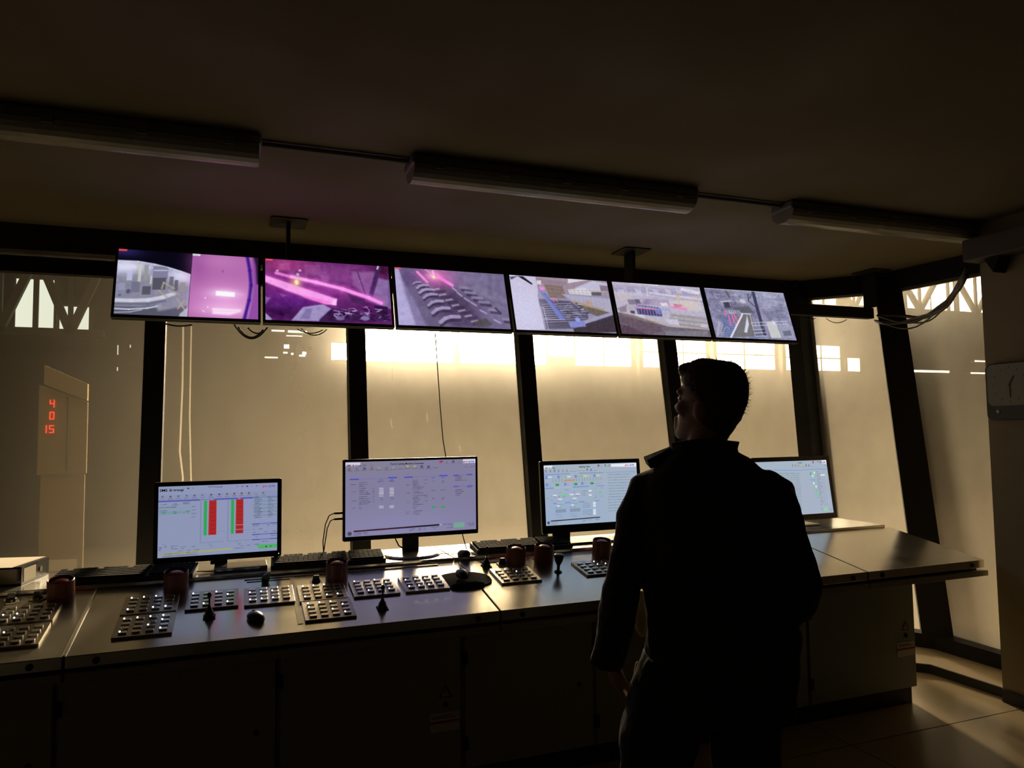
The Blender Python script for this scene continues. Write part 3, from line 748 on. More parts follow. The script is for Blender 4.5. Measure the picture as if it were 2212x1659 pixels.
def tv2():
    c = Cv(TW, THH, (92, 22, 100)).frame((1235, 188), (2175, 255), (1217, 700))
    c.glow((1380, 240), 220, 90, (185, 50, 130), .85); c.glow((1750, 330), 320, 110, (150, 60, 150), .85); c.glow((2130, 290), 70, 60, (60, 10, 40), .8); c.glow((1400, 560), 240, 100, (98, 18, 140), .8); c.glow((1350, 640), 160, 60, (50, 8, 70), .8)
    for x, y, w_, h, q in [(1330, 225, 80, 60, (200, 90, 160)), (1520, 240, 120, 90, (170, 84, 160)), (1700, 260, 100, 120, (130, 50, 130)), (1640, 330, 60, 60, (180, 90, 170)), (1860, 260, 110, 70, (110, 36, 110))]: c.rect(x, y, x + w_, y + h, q, .45, 6)
    c.poly([(1880, 300), (2090, 300), (2000, 540), (1880, 420)], (172, 120, 190), .5, 8); c.poly([(2090, 360), (2180, 380), (2180, 640), (2000, 560)], (150, 130, 190), .7, 6)
    c.line((2100, 250), (2010, 520), 34, (62, 30, 92), .9, 4); c.line((1925, 300), (1975, 520), 8, (70, 30, 90), .8, 2); c.line((2165, 380), (2150, 620), 10, (90, 80, 140), .8, 3); c.line((2095, 250), (2085, 275), 12, (240, 220, 245), .9, 3)
    c.glow((1600, 470), 380, 60, (225, 70, 210), .45)
    c.line((1310, 312), (1400, 340), 26, (245, 120, 225), .9, 4); c.pl([(1420, 345), (1600, 392), (1800, 452), (2000, 532), (2090, 575)], 50, (240, 80, 220), .55, 12); c.pl([(1420, 345), (1600, 392), (1800, 452), (2000, 532), (2088, 578)], 30, (255, 140, 238), 1, 4); c.pl([(1480, 358), (1650, 404), (1830, 465)], 6, (255, 190, 250), .8, 3)
    c.pl([(1200, 330), (1420, 430), (1560, 500), (1700, 560)], 84, (225, 64, 205), .5, 14); c.poly([(1200, 318), (1430, 412), (1745, 535), (1735, 590), (1660, 580), (1400, 470), (1200, 375)], (255, 150, 240), 1, 5); c.poly([(1490, 500), (1700, 560), (1660, 580), (1500, 520)], (255, 110, 225), .8, 4); c.poly([(1715, 540), (1748, 536), (1738, 592), (1705, 585)], (255, 185, 245), 1, 2)
    c.glow((1455, 392), 40, 40, (255, 205, 150), .8); c.ell((1455, 392), 14, 22, (255, 245, 170), 1, 4); c.ell((1467, 325), 10, 12, (170, 225, 255), .9, 4); c.ell((1485, 290), 10, 8, (255, 200, 240), .9, 4); c.ell((1318, 292), 9, 7, (255, 180, 220), .9, 3); c.ell((1415, 382), 7, 7, (255, 90, 60), .9, 3)
    c.poly([(1400, 710), (1490, 600), (1640, 580), (1700, 620), (1600, 720)], (160, 140, 200), 1, 3); c.poly([(1460, 700), (1510, 620), (1560, 610), (1530, 700)], (120, 100, 165), .7, 4); c.poly([(1610, 700), (1700, 620), (2140, 690), (2130, 730), (1600, 730)], (52, 20, 70), .85, 5)
    c.poly([(1217, 640), (1262, 690), (1255, 710), (1217, 710)], (170, 160, 205), .9, 3); c.poly([(1217, 505), (1260, 520), (1217, 580)], (150, 110, 190), .7, 4); c.poly([(1320, 480), (1380, 500), (1350, 515)], (150, 80, 180), .7, 3)
    c.poly([(1830, 490), (1960, 545), (1965, 590), (1860, 570)], (75, 26, 90), .9, 3); c.poly([(2030, 595), (2135, 610), (2130, 720), (2040, 660)], (40, 14, 58), .9, 3)
    rg = random.Random(3)
    for i in range(60):
        x = rg.uniform(1700, 2120); y = 585 + (x - 1700) * .12 + rg.uniform(0, 100); L = rg.uniform(12, 46)
        c.line((x, y), (x + L, y + rg.uniform(-14, 26)), rg.uniform(4, 11), rg.choice([(165, 130, 200), (30, 10, 50), (120, 80, 160), (210, 180, 230), (70, 30, 95)]), .8, 2)
    c.ell((1760, 700), 34, 18, (125, 100, 165), .9, 3); c.ell((1950, 705), 34, 20, (140, 120, 180), .9, 3); c.pl([(1960, 600), (1990, 640), (1970, 680)], 5, (170, 140, 205)); c.pl([(1750, 640), (1790, 690), (1830, 650)], 5, (150, 120, 190))
    c.noise(9, 5, 5).noise(3, 3, 6); c.poly([(1235, 188), (1290, 192), (1290, 208), (1235, 205)], (235, 50, 70)); c.words(1242, 199, 40, 5, (255, 200, 200))
    return c
def tv3():
    c = Cv(TW, THH, (112, 98, 140)).frame((112, 125), (1202, 215), (40, 750))
    c.glow((250, 250), 220, 120, (80, 62, 120), .7); c.glow((900, 300), 330, 160, (128, 116, 158), .7); c.glow((620, 560), 330, 180, (86, 68, 104), .8); c.glow((1040, 640), 160, 120, (130, 118, 160), .6)
    c.poly([(30, 120), (150, 130), (205, 760), (20, 760)], (178, 166, 220), 1, 6); c.poly([(150, 240), (260, 560), (300, 770), (200, 760), (165, 440)], (140, 126, 178), .8, 10); c.poly([(260, 550), (330, 545), (470, 770), (300, 770)], (104, 90, 130), .8, 6)
    c.poly([(760, 400), (1060, 520), (1170, 560), (1180, 500), (900, 330)], (138, 128, 165), .5, 10); c.pl([(1060, 220), (1010, 440)], 30, (90, 82, 118), .6, 10); c.pl([(1130, 230), (1090, 520)], 40, (100, 92, 130), .5, 12)
    c.poly([(470, 220), (640, 330), (760, 560), (900, 800), (560, 800), (440, 560)], (70, 52, 88), .6, 16)
    c.glow((500, 240), 170, 110, (235, 90, 190), .85); c.glow((480, 225), 60, 45, (255, 200, 200), .9)
    c.line((325, 180), (400, 292), 26, (255, 130, 225), 1, 4); c.line((470, 195), (640, 332), 34, (255, 120, 225), 1, 5); c.ell((475, 238), 13, 16, (255, 240, 180), 1, 4); c.line((410, 155), (440, 180), 12, (255, 160, 235), .9, 4); c.line((480, 170), (480, 215), 16, (255, 190, 225), .9, 4)
    ro = [(300, 300, 40), (350, 338, 60), (372, 388, 66), (405, 442, 72), (445, 520, 80), (480, 600, 92), (548, 700, 104)]
    for x, y, r_ in ro:
        pts = [(x - r_, y + r_ * .32), (x - r_ * .5, y - r_ * .06), (x + r_ * .1, y - r_ * .22), (x + r_ * .85, y - r_ * .18)]
        c.pl([(p[0], p[1] + r_ * .36) for p in pts], r_ * .32, (60, 44, 78), .8, 3); c.pl(pts, r_ * .36, (160, 146, 190), .95, 3)
    rr = [(660, 375, 40), (700, 430, 44), (760, 490, 50), (820, 540, 56), (900, 630, 66), (1020, 740, 70)]
    for i, (x, y, r_) in enumerate(rr):
        c.line((x - r_ * .5, y - 12), (x + r_ * .3, y + 24), 18, (165, 152, 195), .9, 3); c.line((x + 60, y - 18), (x + 150, y - 6), 30, (140, 128, 168), .85, 4); c.line((x + 70, y + 14), (x + 165, y + 30), 26, (66, 52, 84), .8, 4)
    for i in range(7):
        x, y = 430 + i * 52, 340 + i * 60; c.line((x + 10, y + 40), (x + 70, y + 30), 16, (205, 190, 225), .7, 4); c.line((x + 30, y + 70), (x + 120, y + 55), 20, (58, 42, 76), .7, 5)
    c.poly([(760, 745), (900, 705), (960, 780), (800, 800)], (84, 78, 84), .9, 3); c.line((1030, 600), (1060, 650), 24, (66, 54, 80), .9, 4)
    c.noise(10, 4, 8).noise(3, 3, 9); c.poly([(112, 125), (175, 131), (172, 147), (110, 142)], (235, 50, 80)); c.words(120, 138, 44, 5, (255, 200, 210))
    return c
def tv4():
    c = Cv(TW, THH, (150, 142, 176)).frame((1252, 210), (2208, 275), (1160, 800))
    c.poly([(1490, 200), (2220, 260), (2210, 420), (1480, 380)], (158, 138, 156), 1, 4); c.poly([(1500, 240), (1800, 290), (1760, 320), (1490, 300)], (150, 120, 140), .8, 4); c.poly([(1820, 240), (2010, 262), (1800, 300)], (225, 218, 232), .9, 3); c.poly([(1860, 350), (2060, 270), (2220, 300), (2210, 400), (1850, 400)], (196, 192, 222), .9, 4)
    c.poly([(2120, 320), (2215, 330), (2205, 400), (2110, 390)], (128, 108, 138), .9, 3); c.poly([(1560, 310), (1740, 330), (1730, 470), (1570, 460)], (128, 104, 98), .85, 4)
    for y in (340, 380, 430): c.line((1560, y), (1740, y + 20), 5, (170, 140, 90), .7, 2)
    c.poly([(1700, 420), (2210, 480), (2190, 640), (2060, 660), (1780, 500)], (172, 168, 196), 1, 3); c.poly([(1780, 370), (1960, 350), (2010, 400), (2000, 440), (1780, 420)], (214, 210, 234), .9, 3)
    for x in range(1800, 2210, 40): c.line((x, 375 + (x - 1800) * .02), (x, 430), 4, (180, 160, 80), .8, 1.5)
    c.line((1780, 378), (2210, 392), 5, (190, 170, 90), .8, 1.5); c.line((1780, 405), (2210, 425), 4, (180, 160, 90), .8, 1.5); c.poly([(2010, 400), (2110, 400), (2100, 440), (2000, 435)], (84, 76, 84), .8, 3)
    for x in range(1740, 2200, 40): c.line((x, 430 + (x - 1740) * .1), (x - 8, 520 + (x - 1740) * .14), 3, (120, 116, 150), .6, 1.5)
    c.poly([(1790, 500), (2090, 620), (2180, 640), (2000, 680), (1850, 600)], (112, 98, 92), 1, 3); c.pl([(1790, 505), (1900, 545), (2070, 600)], 22, (172, 150, 118), .9, 3); c.poly([(1900, 530), (1940, 490), (1975, 500), (1960, 575)], (190, 150, 130), .8, 3)
    c.poly([(1440, 470), (1760, 500), (1900, 640), (1880, 700), (1700, 800), (1420, 800)], (92, 84, 112), 1, 4)
    for i in range(9):
        y = 520 + i * 24; c.line((1470, y + 14), (1760 + i * 14, y + 6), 9, (148, 142, 178), .8, 2); c.line((1470, y + 26), (1720 + i * 14, y + 18), 6, (56, 48, 68), .8, 2)
    rg = random.Random(5)
    for i in range(46):
        x = rg.uniform(1580, 1900); y = rg.uniform(520, 680); c.line((x, y), (x + rg.uniform(10, 50), y + rg.uniform(-6, 6)), rg.uniform(4, 10), rg.choice([(180, 176, 205), (60, 52, 74), (130, 140, 190), (150, 146, 150)]), .8, 2)
    c.poly([(1700, 800), (1900, 720), (2150, 650), (2170, 610), (2200, 850), (1700, 850)], (66, 54, 66), 1, 4); c.pl([(1800, 745), (1950, 700), (2150, 640)], 34, (158, 154, 192), 1, 3); c.pl([(1830, 770), (2000, 715), (2140, 680)], 10, (66, 60, 86), .9, 2)
    c.poly([(1675, 730), (1830, 720), (1835, 780), (1680, 790)], (128, 136, 216), 1, 3); c.ell((1775, 705), 26, 26, (146, 154, 230), 1, 3)
    c.poly([(1500, 400), (1540, 400), (1660, 690), (1600, 700)], (112, 122, 205), 1, 2); c.line((1535, 410), (1655, 690), 6, (70, 74, 150), .9, 2); c.line((1478, 325), (1515, 400), 12, (110, 120, 190), 1, 2)
    c.poly([(1500, 345), (1545, 340), (1555, 370), (1515, 385)], (240, 120, 205), 1, 3); c.glow((1525, 360), 26, 20, (250, 140, 215), .5)
    for i in range(2): c.line((1580 + i * 28, 470), (1605 + i * 32, 500), 8, (255, 130, 160), 1, 2)
    c.poly([(1240, 200), (1500, 230), (1485, 370), (1460, 440), (1430, 800), (1150, 810)], (202, 194, 226), 1, 3); c.glow((1300, 620), 160, 200, (208, 206, 242), .8); c.poly([(1330, 222), (1380, 225), (1450, 305), (1440, 318)], (30, 24, 34), 1, 3); c.line((1310, 270), (1480, 352), 4, (170, 160, 200), .6, 3)
    c.poly([(1252, 232), (1330, 222), (1260, 262)], (64, 54, 90), .9, 4); c.poly([(1500, 270), (1545, 268), (1530, 320), (1492, 308)], (225, 220, 225), .9, 3)
    for a in [((1440, 570), (1420, 800)), ((1480, 575), (1460, 800)), ((1440, 565), (1482, 575)), ((1450, 690), (1650, 705)), ((1455, 570), (1440, 790))]: c.line(*a, 5, (205, 200, 225), .9, 1.5)
    c.words(1256, 220, 50, 7, (240, 240, 255), 1); c.noise(3, 4, 11)
    return c
def tv5():
    c = Cv(TW, THH, (186, 178, 202)).frame((215, 203), (1163, 267), (95, 812))
    for y, q, w_ in [(250, (160, 150, 190), 20), (290, (150, 142, 186), 40), (340, (196, 186, 214), 24), (380, (176, 168, 205), 30)]: c.line((170, y), (1170, y + 68), w_, q, .7, 6)
    c.line((420, 215), (700, 240), 12, (235, 230, 245), .9, 3); c.poly([(950, 270), (1150, 320), (1120, 360), (930, 300)], (228, 224, 240), .9, 4)
    c.line((560, 330), (1150, 420), 12, (222, 216, 238), .8, 3); c.line((580, 360), (1140, 448), 8, (140, 132, 176), .7, 3); c.line((570, 260), (535, 380), 9, (214, 206, 226), .9, 2); c.line((330, 260), (325, 340), 6, (200, 195, 220), .9, 2); c.line((850, 280), (845, 380), 6, (210, 205, 225), .8, 2)
    for x in (250, 430, 620, 760, 880, 1000): c.poly([(x, 290), (x + 60, 295), (x + 55, 350), (x - 5, 345)], (205, 200, 226) if x % 3 else (150, 142, 178), .6, 4)
    c.glow((270, 380), 120, 40, (205, 190, 190), .7); c.poly([(470, 400), (760, 430), (720, 500), (430, 470)], (172, 150, 182), .8, 4)
    rg = random.Random(9)
    for i in range(34):
        x = 470 + rg.uniform(0, 270); c.line((x, 410 + (x - 470) * .1), (x - 60, 470 + (x - 470) * .08), 4, rg.choice([(110, 96, 150), (205, 196, 216), (150, 130, 165)]), .7, 1.5)
    c.poly([(760, 420), (1100, 440), (1090, 560), (740, 540)], (205, 196, 198), .9, 6); c.ell((870, 388), 26, 30, (216, 188, 140), .9, 4); c.poly([(780, 470), (880, 475), (875, 510), (785, 505)], (206, 118, 150), .9, 3); c.poly([(735, 495), (915, 525), (905, 550), (725, 520)], (238, 128, 196), 1, 3); c.glow((950, 470), 60, 40, (225, 200, 185), .7); c.glow((1080, 390), 50, 25, (215, 180, 170), .6)
    for x, y, w_, h, q in [(300, 415, 80, 60, (132, 118, 140)), (380, 412, 50, 55, (98, 86, 116)), (640, 455, 80, 40, (225, 218, 240)), (625, 520, 90, 30, (150, 166, 216)), (270, 480, 90, 60, (178, 168, 188))]: c.rect(x, y, x + w_, y + h, q, .9, 3)
    c.poly([(360, 520), (620, 545), (600, 620), (350, 590)], (74, 64, 112), 1, 3)
    for i in range(8):
        x = 380 + i * 30; c.line((x, 475 + i * 5), (x + 22, 495 + i * 5), 12, (98, 92, 160), .9, 2); c.line((x, 500 + i * 4), (x - 14, 580 + i * 5), 7, (140, 140, 205), .85, 2)
    c.line((370, 508), (535, 535), 8, (255, 90, 150), 1, 2); c.line((345, 520), (390, 470), 8, (130, 132, 205), .9, 2); c.poly([(540, 545), (615, 520), (612, 600), (560, 590)], (128, 132, 206), .8, 3)
    c.poly([(700, 580), (1130, 640), (1060, 800), (640, 720)], (166, 160, 172), 1, 5)
    for i in range(6): c.line((700 - i * 8, 600 + i * 26), (1120 - i * 16, 660 + i * 26), 7, (188, 184, 170) if i % 2 else (136, 130, 148), .8, 2)
    c.poly([(630, 650), (755, 655), (745, 740), (630, 712)], (198, 192, 218), 1, 2); c.poly([(310, 585), (410, 595), (400, 650), (310, 635)], (205, 198, 220), 1, 2); c.poly([(985, 710), (1060, 720), (1050, 765), (975, 750)], (196, 192, 212), .9, 3); c.poly([(285, 545), (330, 550), (320, 585), (280, 575)], (68, 58, 82), .9, 3)
    c.poly([(130, 560), (300, 600), (620, 740), (1080, 790), (1050, 880), (80, 860)], (112, 100, 116), 1, 4); c.poly([(120, 600), (290, 640), (520, 720), (545, 790), (400, 830), (130, 680)], (106, 82, 100), .9, 5); c.poly([(100, 700), (200, 720), (380, 830), (90, 840)], (88, 62, 84), .9, 5); c.poly([(550, 790), (1030, 800), (1020, 860), (560, 850)], (128, 126, 138), .9, 5)
    c.pl([(180, 560), (400, 650), (620, 712), (1060, 770)], 6, (190, 150, 130), .8, 1.5); c.pl([(190, 580), (400, 670), (640, 735), (1060, 790)], 5, (180, 150, 130), .7, 1.5)
    for i in range(14): c.line((400 + i * 14, 620 + i * 4), (398 + i * 14, 660 + i * 4), 4, (190, 182, 120), .7, 1.5)
    c.poly([(160, 520), (270, 480), (240, 560), (180, 560)], (132, 112, 128), .8, 6); c.noise(4, 5, 12).noise(2, 4, 13)
    return c
def tv6():
    c = Cv(TW, THH, (138, 136, 172)).frame((1185, 272), (2020, 315), (1057, 850))
    c.glow((1300, 400), 120, 100, (110, 108, 146), .7); c.glow((1800, 380), 200, 100, (166, 170, 200), .8); c.glow((1400, 520), 160, 100, (104, 100, 128), .6); c.noise(12, 10, 15).noise(5, 9, 16)
    rg = random.Random(4)
    for i in range(90):
        x = rg.uniform(1200, 1980); y = rg.uniform(300, 640); w_ = rg.uniform(15, 60); c.line((x, y), (x + w_, y + rg.uniform(-4, 6)), rg.uniform(5, 22), rg.choice([(168, 172, 200), (98, 96, 126), (190, 190, 212), (120, 118, 150)]), .35, 4)
    c.ell((1405, 345), 12, 45, (88, 84, 88), .8, 4); c.poly([(1310, 440), (1370, 430), (1365, 500), (1305, 505)], (58, 56, 78), .9, 4); c.line((1290, 435), (1390, 425), 12, (205, 205, 222), .8, 3); c.ell((1525, 425), 34, 28, (212, 210, 226), .8, 6)
    c.poly([(1390, 500), (1560, 480), (1580, 560), (1400, 570)], (92, 90, 104), .8, 5)
    for i in range(6): c.line((1330 + i * 20, 535), (1325 + i * 22, 570), 8, (210, 208, 228), .9, 1.5)
    for y in range(600, 860, 26): c.line((1230 - (y - 600) * .3, y), (1340 - (y - 600) * .25, y - 10), 14, (88, 112, 178), .9, 3)
    for y in range(740, 860, 28): c.line((1400, y + 10), (1500, y), 14, (96, 116, 180), .8, 3)
    for a, b in [((1285, 550), (1265, 600)), ((1300, 600), (1270, 710)), ((1335, 590), (1325, 680)), ((1360, 585), (1365, 670))]: c.line(a, b, 17, (222, 108, 158), 1, 3)
    c.poly([(1440, 570), (1545, 580), (1480, 840), (1230, 850)], (116, 112, 116), .9, 3); c.line((1450, 580), (1210, 850), 16, (222, 220, 236), 1, 2); c.poly([(1495, 590), (1430, 700), (1375, 790), (1400, 800), (1465, 700)], (212, 214, 232), 1, 3); c.line((1440, 570), (1540, 578), 10, (205, 205, 220), 1, 2); c.line((1530, 580), (1470, 840), 8, (190, 188, 206), .9, 2)
    c.pl([(1690, 300), (1640, 520), (1580, 810)], 34, (62, 62, 96), 1, 3); c.pl([(1620, 330), (1590, 420), (1640, 510)], 9, (66, 64, 92), .9, 2); c.pl([(1670, 330), (1600, 400)], 6, (70, 68, 96), .9, 2)
    for i in range(5): c.line((1690, 520 + i * 22), (1900, 530 + i * 22), 8, (108, 106, 140), .8, 3)
    c.poly([(1665, 670), (1765, 665), (1745, 860), (1630, 860)], (200, 200, 202), 1, 3); c.poly([(1760, 720), (1920, 700), (1890, 860), (1750, 860)], (158, 160, 188), .9, 4); c.ell((1740, 680), 9, 30, (232, 230, 245), .9, 3)
    for y in (670, 705): c.line((1500, y + 10), (1900, y - 10), 6, (205, 206, 224), .9, 1.5)
    for i in range(11): c.line((1500 + i * 38, 680), (1492 + i * 38, 730), 5, (200, 202, 222), .8, 1.5)
    for i in range(12): c.line((1070 + i * 14, 840 - i * 10), (1170 + i * 6, 660 + i * 8), 6, rg.choice([(196, 196, 218), (80, 78, 100), (150, 150, 180)]), .7, 2)
    for i in range(5): c.line((1480, 760 + i * 20), (1600, 755 + i * 20), 7, (70, 70, 92) if i % 2 else (186, 188, 210), .8, 2)
    c.poly([(1790, 780), (1880, 770), (1870, 830), (1780, 840)], (98, 98, 128), .8, 4); c.line((1190, 274), (2018, 316), 8, (215, 215, 235), .7, 2); c.noise(2, 5, 17)
    return c
# desk monitors
MWd, MHt = 300, 180
DK = (38, 40, 60)
def icons(c, pts, seed, k):
    rg = random.Random(seed)
    for x, y, q in pts:
        c.ell((x, y), 16, 14, q, .75, 1.5); c.line((x - 10, y + 6), (x + 12, y - 8), 5, tuple(v * .6 for v in q), .7, 1); c.words(x - 32, y + 36, 64, 9, DK, .6, seed, k)
def mon1():
    c = Cv(MWd, MHt, (140, 152, 190)).frame((258, 215), (1957, 155), (258, 1252)); k = -60 / 1700
    c.glow((1500, 400), 800, 500, (146, 150, 196), .7)
    c.poly([(258, 345), (1957, 270), (1957, 350), (258, 410)], (136, 144, 184), .6)
    for x, y, q in [(600, 236, (130, 134, 170)), (665, 238, (20, 26, 40)), (735, 236, (125, 130, 165)), (1365, 212, (120, 125, 150)), (1437, 210, (90, 90, 120)), (1507, 210, (30, 34, 60)), (1575, 206, (150, 130, 165)), (1648, 204, (95, 100, 130))]: c.ell((x, y), 15, 9, q, .85, 1.2)
    icons(c, [(312, 362, (110, 96, 120)), (422, 360, (110, 60, 80)), (530, 354, (96, 96, 130)), (645, 348, (30, 130, 190)), (753, 346, (70, 90, 90)), (865, 340, (96, 120, 170)), (988, 336, (80, 60, 120)), (1105, 330, (60, 64, 130)), (1215, 326, (60, 110, 100)), (1320, 320, (150, 50, 60)), (1427, 316, (130, 60, 60)), (1533, 314, (100, 80, 70)), (1640, 326, (130, 136, 165)), (1745, 312, (96, 100, 150))], 1, k)
    for a, b in [(258, 820), (1040, 1360), (1420, 1700), (1810, 1957)]: c.line((a, 430 + (a - 258) * k), (b, 430 + (b - 258) * k), 20, (60, 62, 180), 1, 1)
    c.line((258, 430), (1957, 364), 14, (90, 96, 190), .7, 1)
    c.poly([(258, 535), (700, 515), (700, 545), (258, 562)], (124, 160, 176), .8); c.poly([(270, 582), (700, 565), (700, 600), (270, 628)], (110, 158, 160), .8)
    for x, y, n_ in [(285, 475, 85), (470, 462, 40), (445, 482, 90), (600, 446, 90), (600, 465, 80), (270, 520, 230), (270, 568, 120), (300, 590, 60), (460, 582, 50), (465, 604, 44), (640, 574, 46), (325, 614, 12), (605, 600, 10), (660, 600, 12), (722, 508, 44), (722, 560, 50), (708, 612, 72), (715, 662, 52)]: c.words(x, y, n_, 11, DK, .65, 3, k)
    for X in (845, 1232):
        y0 = 425 + (X - 845) * k
        c.line((X, y0), (X - 2, 1040 + (X - 845) * k), 4, (70, 84, 120), .8, 1); c.line((X, 1048 + (X - 845) * k), (X + 330, 1030 + (X - 845) * k), 4, (90, 104, 140), .8, 1); c.line((X, 890 + (X - 845) * k), (X + 340, 880 + (X - 845) * k), 3, (110, 125, 160), .8, 1)
        gx = 888 + X - 845
        c.poly([(gx, y0 - 2), (gx + 46, y0 - 4), (gx + 44, y0 + 512), (gx, y0 + 514)], (40, 182, 84), 1, 1); c.poly([(gx + 72, y0 - 6), (gx + 178, y0 - 10), (gx + 180, y0 + 506), (gx + 68, y0 + 508)], (190, 32, 32), 1, 1)
        for j in range(8): c.words(gx + 100, y0 + 50 + j * 62, 50, 14, (120, 16, 20), .6, 8, k)
    for y in (792, 862): c.line((1345, y), (1455, y - 4), 8, (140, 150, 185), 1, 1)
    for j in range(12):
        y = 382 + j * 27
        if j % 2 == 0: c.poly([(1590, y - 10), (1957, y - 22), (1957, y + 6), (1590, y + 16)], (118, 148, 172), .8)
        c.words(1620, y + 6, 60 + (j * 37 % 60), 11, DK, .7, 5, k); c.words(1820, y - 2, 30 + (j * 23 % 60), 11, DK, .65, 6, k)
    for y in (785, 945, 1022):
        c.line((1590, y), (1957, y - 14), 14, (70, 76, 190), 1, 1); c.line((1700, y - 4), (1850, y - 10), 10, (120, 130, 205), .9, 1)
    for x, y, n_ in [(1600, 812, 80), (1815, 804, 26), (1890, 800, 50), (1600, 864, 30), (1690, 860, 50), (1600, 912, 40), (1760, 905, 40), (1890, 898, 45), (1630, 980, 40), (1870, 965, 80), (1735, 1050, 100), (1617, 1092, 70), (1510, 1102, 50), (1405, 1106, 60), (1330, 1142, 140), (325, 1056, 36), (270, 1098, 46), (345, 1090, 36), (430, 1082, 110), (580, 1094, 70), (270, 1118, 40), (440, 1106, 36), (450, 1124, 84), (580, 1120, 40), (270, 1140, 30), (728, 1100, 40), (966, 1070, 42), (990, 1102, 34), (1355, 1048, 36), (1385, 1078, 30), (540, 1158, 60), (650, 1152, 56), (760, 1146, 70)]: c.words(x, y, n_, 10, DK, .6, 2, k)
    c.poly([(330, 1186), (1300, 1134), (1300, 1158), (330, 1212)], (176, 178, 90), .9); c.words(345, 1198, 470, 13, (90, 92, 40), .75, 9, -.05); c.words(330, 1232, 475, 12, (60, 66, 130), .75, 10, -.05)
    c.poly([(1650, 1102), (1957, 1088), (1957, 1142), (1690, 1160)], (70, 190, 96), 1, 2)
    c.poly([(1780, 1140), (1795, 1108), (1808, 1138)], (20, 70, 40)); c.poly([(1850, 1136), (1863, 1106), (1876, 1134)], (40, 110, 60)); c.ell((290, 1218), 20, 14, (160, 170, 120), .7)
    return c
def mon2():
    c = Cv(MWd, MHt, (132, 126, 164)).frame((297, 258), (2013, 222), (297, 1254)); k = -36 / 1716
    c.glow((1000, 1150), 1100, 260, (140, 136, 184), .8); c.glow((600, 320), 900, 120, (134, 130, 152), .6)
    c.rect(297, 262, 485, 312, (214, 208, 232)); c.poly([(1838, 226), (2013, 222), (2013, 280), (1838, 284)], (214, 208, 232)); c.poly([(1518, 250), (1560, 250), (1560, 285), (1518, 285)], (200, 70, 130)); c.line((1520, 256), (1558, 255), 10, (70, 20, 100)); c.ell((1705, 256), 13, 13, (56, 44, 66), .9); c.ell((1620, 264), 6, 8, (100, 96, 130), .8); c.ell((1795, 250), 16, 16, (150, 146, 130), .9); c.line((1793, 240), (1793, 262), 5, (90, 86, 80))
    for x, y, n_ in [(510, 302, 50), (615, 302, 30), (1600, 280, 30), (1680, 278, 50), (1755, 276, 70), (1860, 338, 40), (1945, 334, 55)]: c.words(x, y, n_, 9, DK, .6, 1, k)
    ic = [(345, 352, (150, 60, 80)), (440, 348, (120, 100, 110)), (535, 344, (70, 64, 96)), (628, 342, (140, 90, 70)), (720, 340, (170, 160, 110)), (815, 340, (110, 106, 120)), (1090, 322, (190, 190, 90)), (1183, 322, (180, 180, 100)), (1278, 326, (60, 54, 90)), (1368, 330, (80, 40, 120))]
    for x, y, q in ic: c.ell((x, y), 18, 18, q, .7, 2); c.words(x - 32, y + 26, 66, 9, DK, .6, 2, k)
    c.line((890, 350), (915, 325), 6, (190, 186, 200)); c.words(868, 360, 80, 9, DK, .65, 3, k); c.words(962, 358, 74, 9, DK, .65, 4, k); c.words(1426, 346, 66, 9, DK, .65, 4, k); c.line((1095, 422), (1095, 436), 4, DK, .6)
    B = (70, 72, 205)
    for x0, x1, y in [(352, 950, 490), (1045, 1625, 472), (1705, 1968, 456)]:
        c.line((x0, y), (x1, y + (x1 - x0) * k), 5, (110, 92, 180), .8, 1); w_ = 105 if x1 - x0 > 400 else 70; c.line((x0 + 6, y), (x0 + w_, y + w_ * k), 18, B, 1, 1); c.line((x1 - w_, y - 4 + (x1 - x0) * k), (x1 - 6, y - 4 + (x1 - x0) * k), 18, B, 1, 1)
    c.line((1710, 612), (1775, 610), 16, B, 1, 1); c.line((1900, 608), (1965, 606), 16, B, 1, 1); c.line((1710, 612), (1965, 606), 5, (110, 92, 180), .8); c.line((1895, 625), (1950, 624), 14, (90, 100, 215), .9, 1)
    for x, y in ((735, 503), (870, 500), (1415, 486), (1546, 484)): c.line((x, y), (x + 28, y), 16, (80, 100, 210), .9, 1)
    for y, n_ in [(532, 100), (558, 100), (584, 74), (612, 86), (640, 74), (664, 106), (690, 132), (724, 98), (750, 140), (774, 118), (798, 142), (822, 118), (862, 24), (882, 22)]: c.words(470, y, n_, 11, DK, .65, 5, k)
    for y in (612, 636, 660, 686, 722, 748, 772, 796): c.words(636, y, 26, 9, DK, .55, 6, k)
    for x, y, n_ in [(368, 560, 60), (372, 656, 56), (372, 778, 54), (378, 874, 40), (705, 526, 76), (843, 520, 72), (735, 742, 26), (735, 766, 30), (870, 740, 28), (870, 764, 30)]: c.words(x, y, n_, 11, DK, .6, 7, k)
    for x in (722, 855):
        for y in (608, 630, 652, 672, 684, 712, 850, 870): c.rect(x, y, x + 54, y + 15, (200, 196, 222), 1, 1); c.words(x + 6, y + 7, 42, 7, DK, .6, 8, k)
    for y, n_ in [(515, 60), (540, 66), (565, 66), (588, 96), (612, 140), (636, 116), (670, 74), (692, 134), (728, 190), (752, 80), (776, 86), (804, 84), (826, 72), (850, 128), (874, 56), (898, 36), (936, 122), (958, 92), (982, 90)]: c.words(1160, y, n_, 11, DK, .65, 9, k)
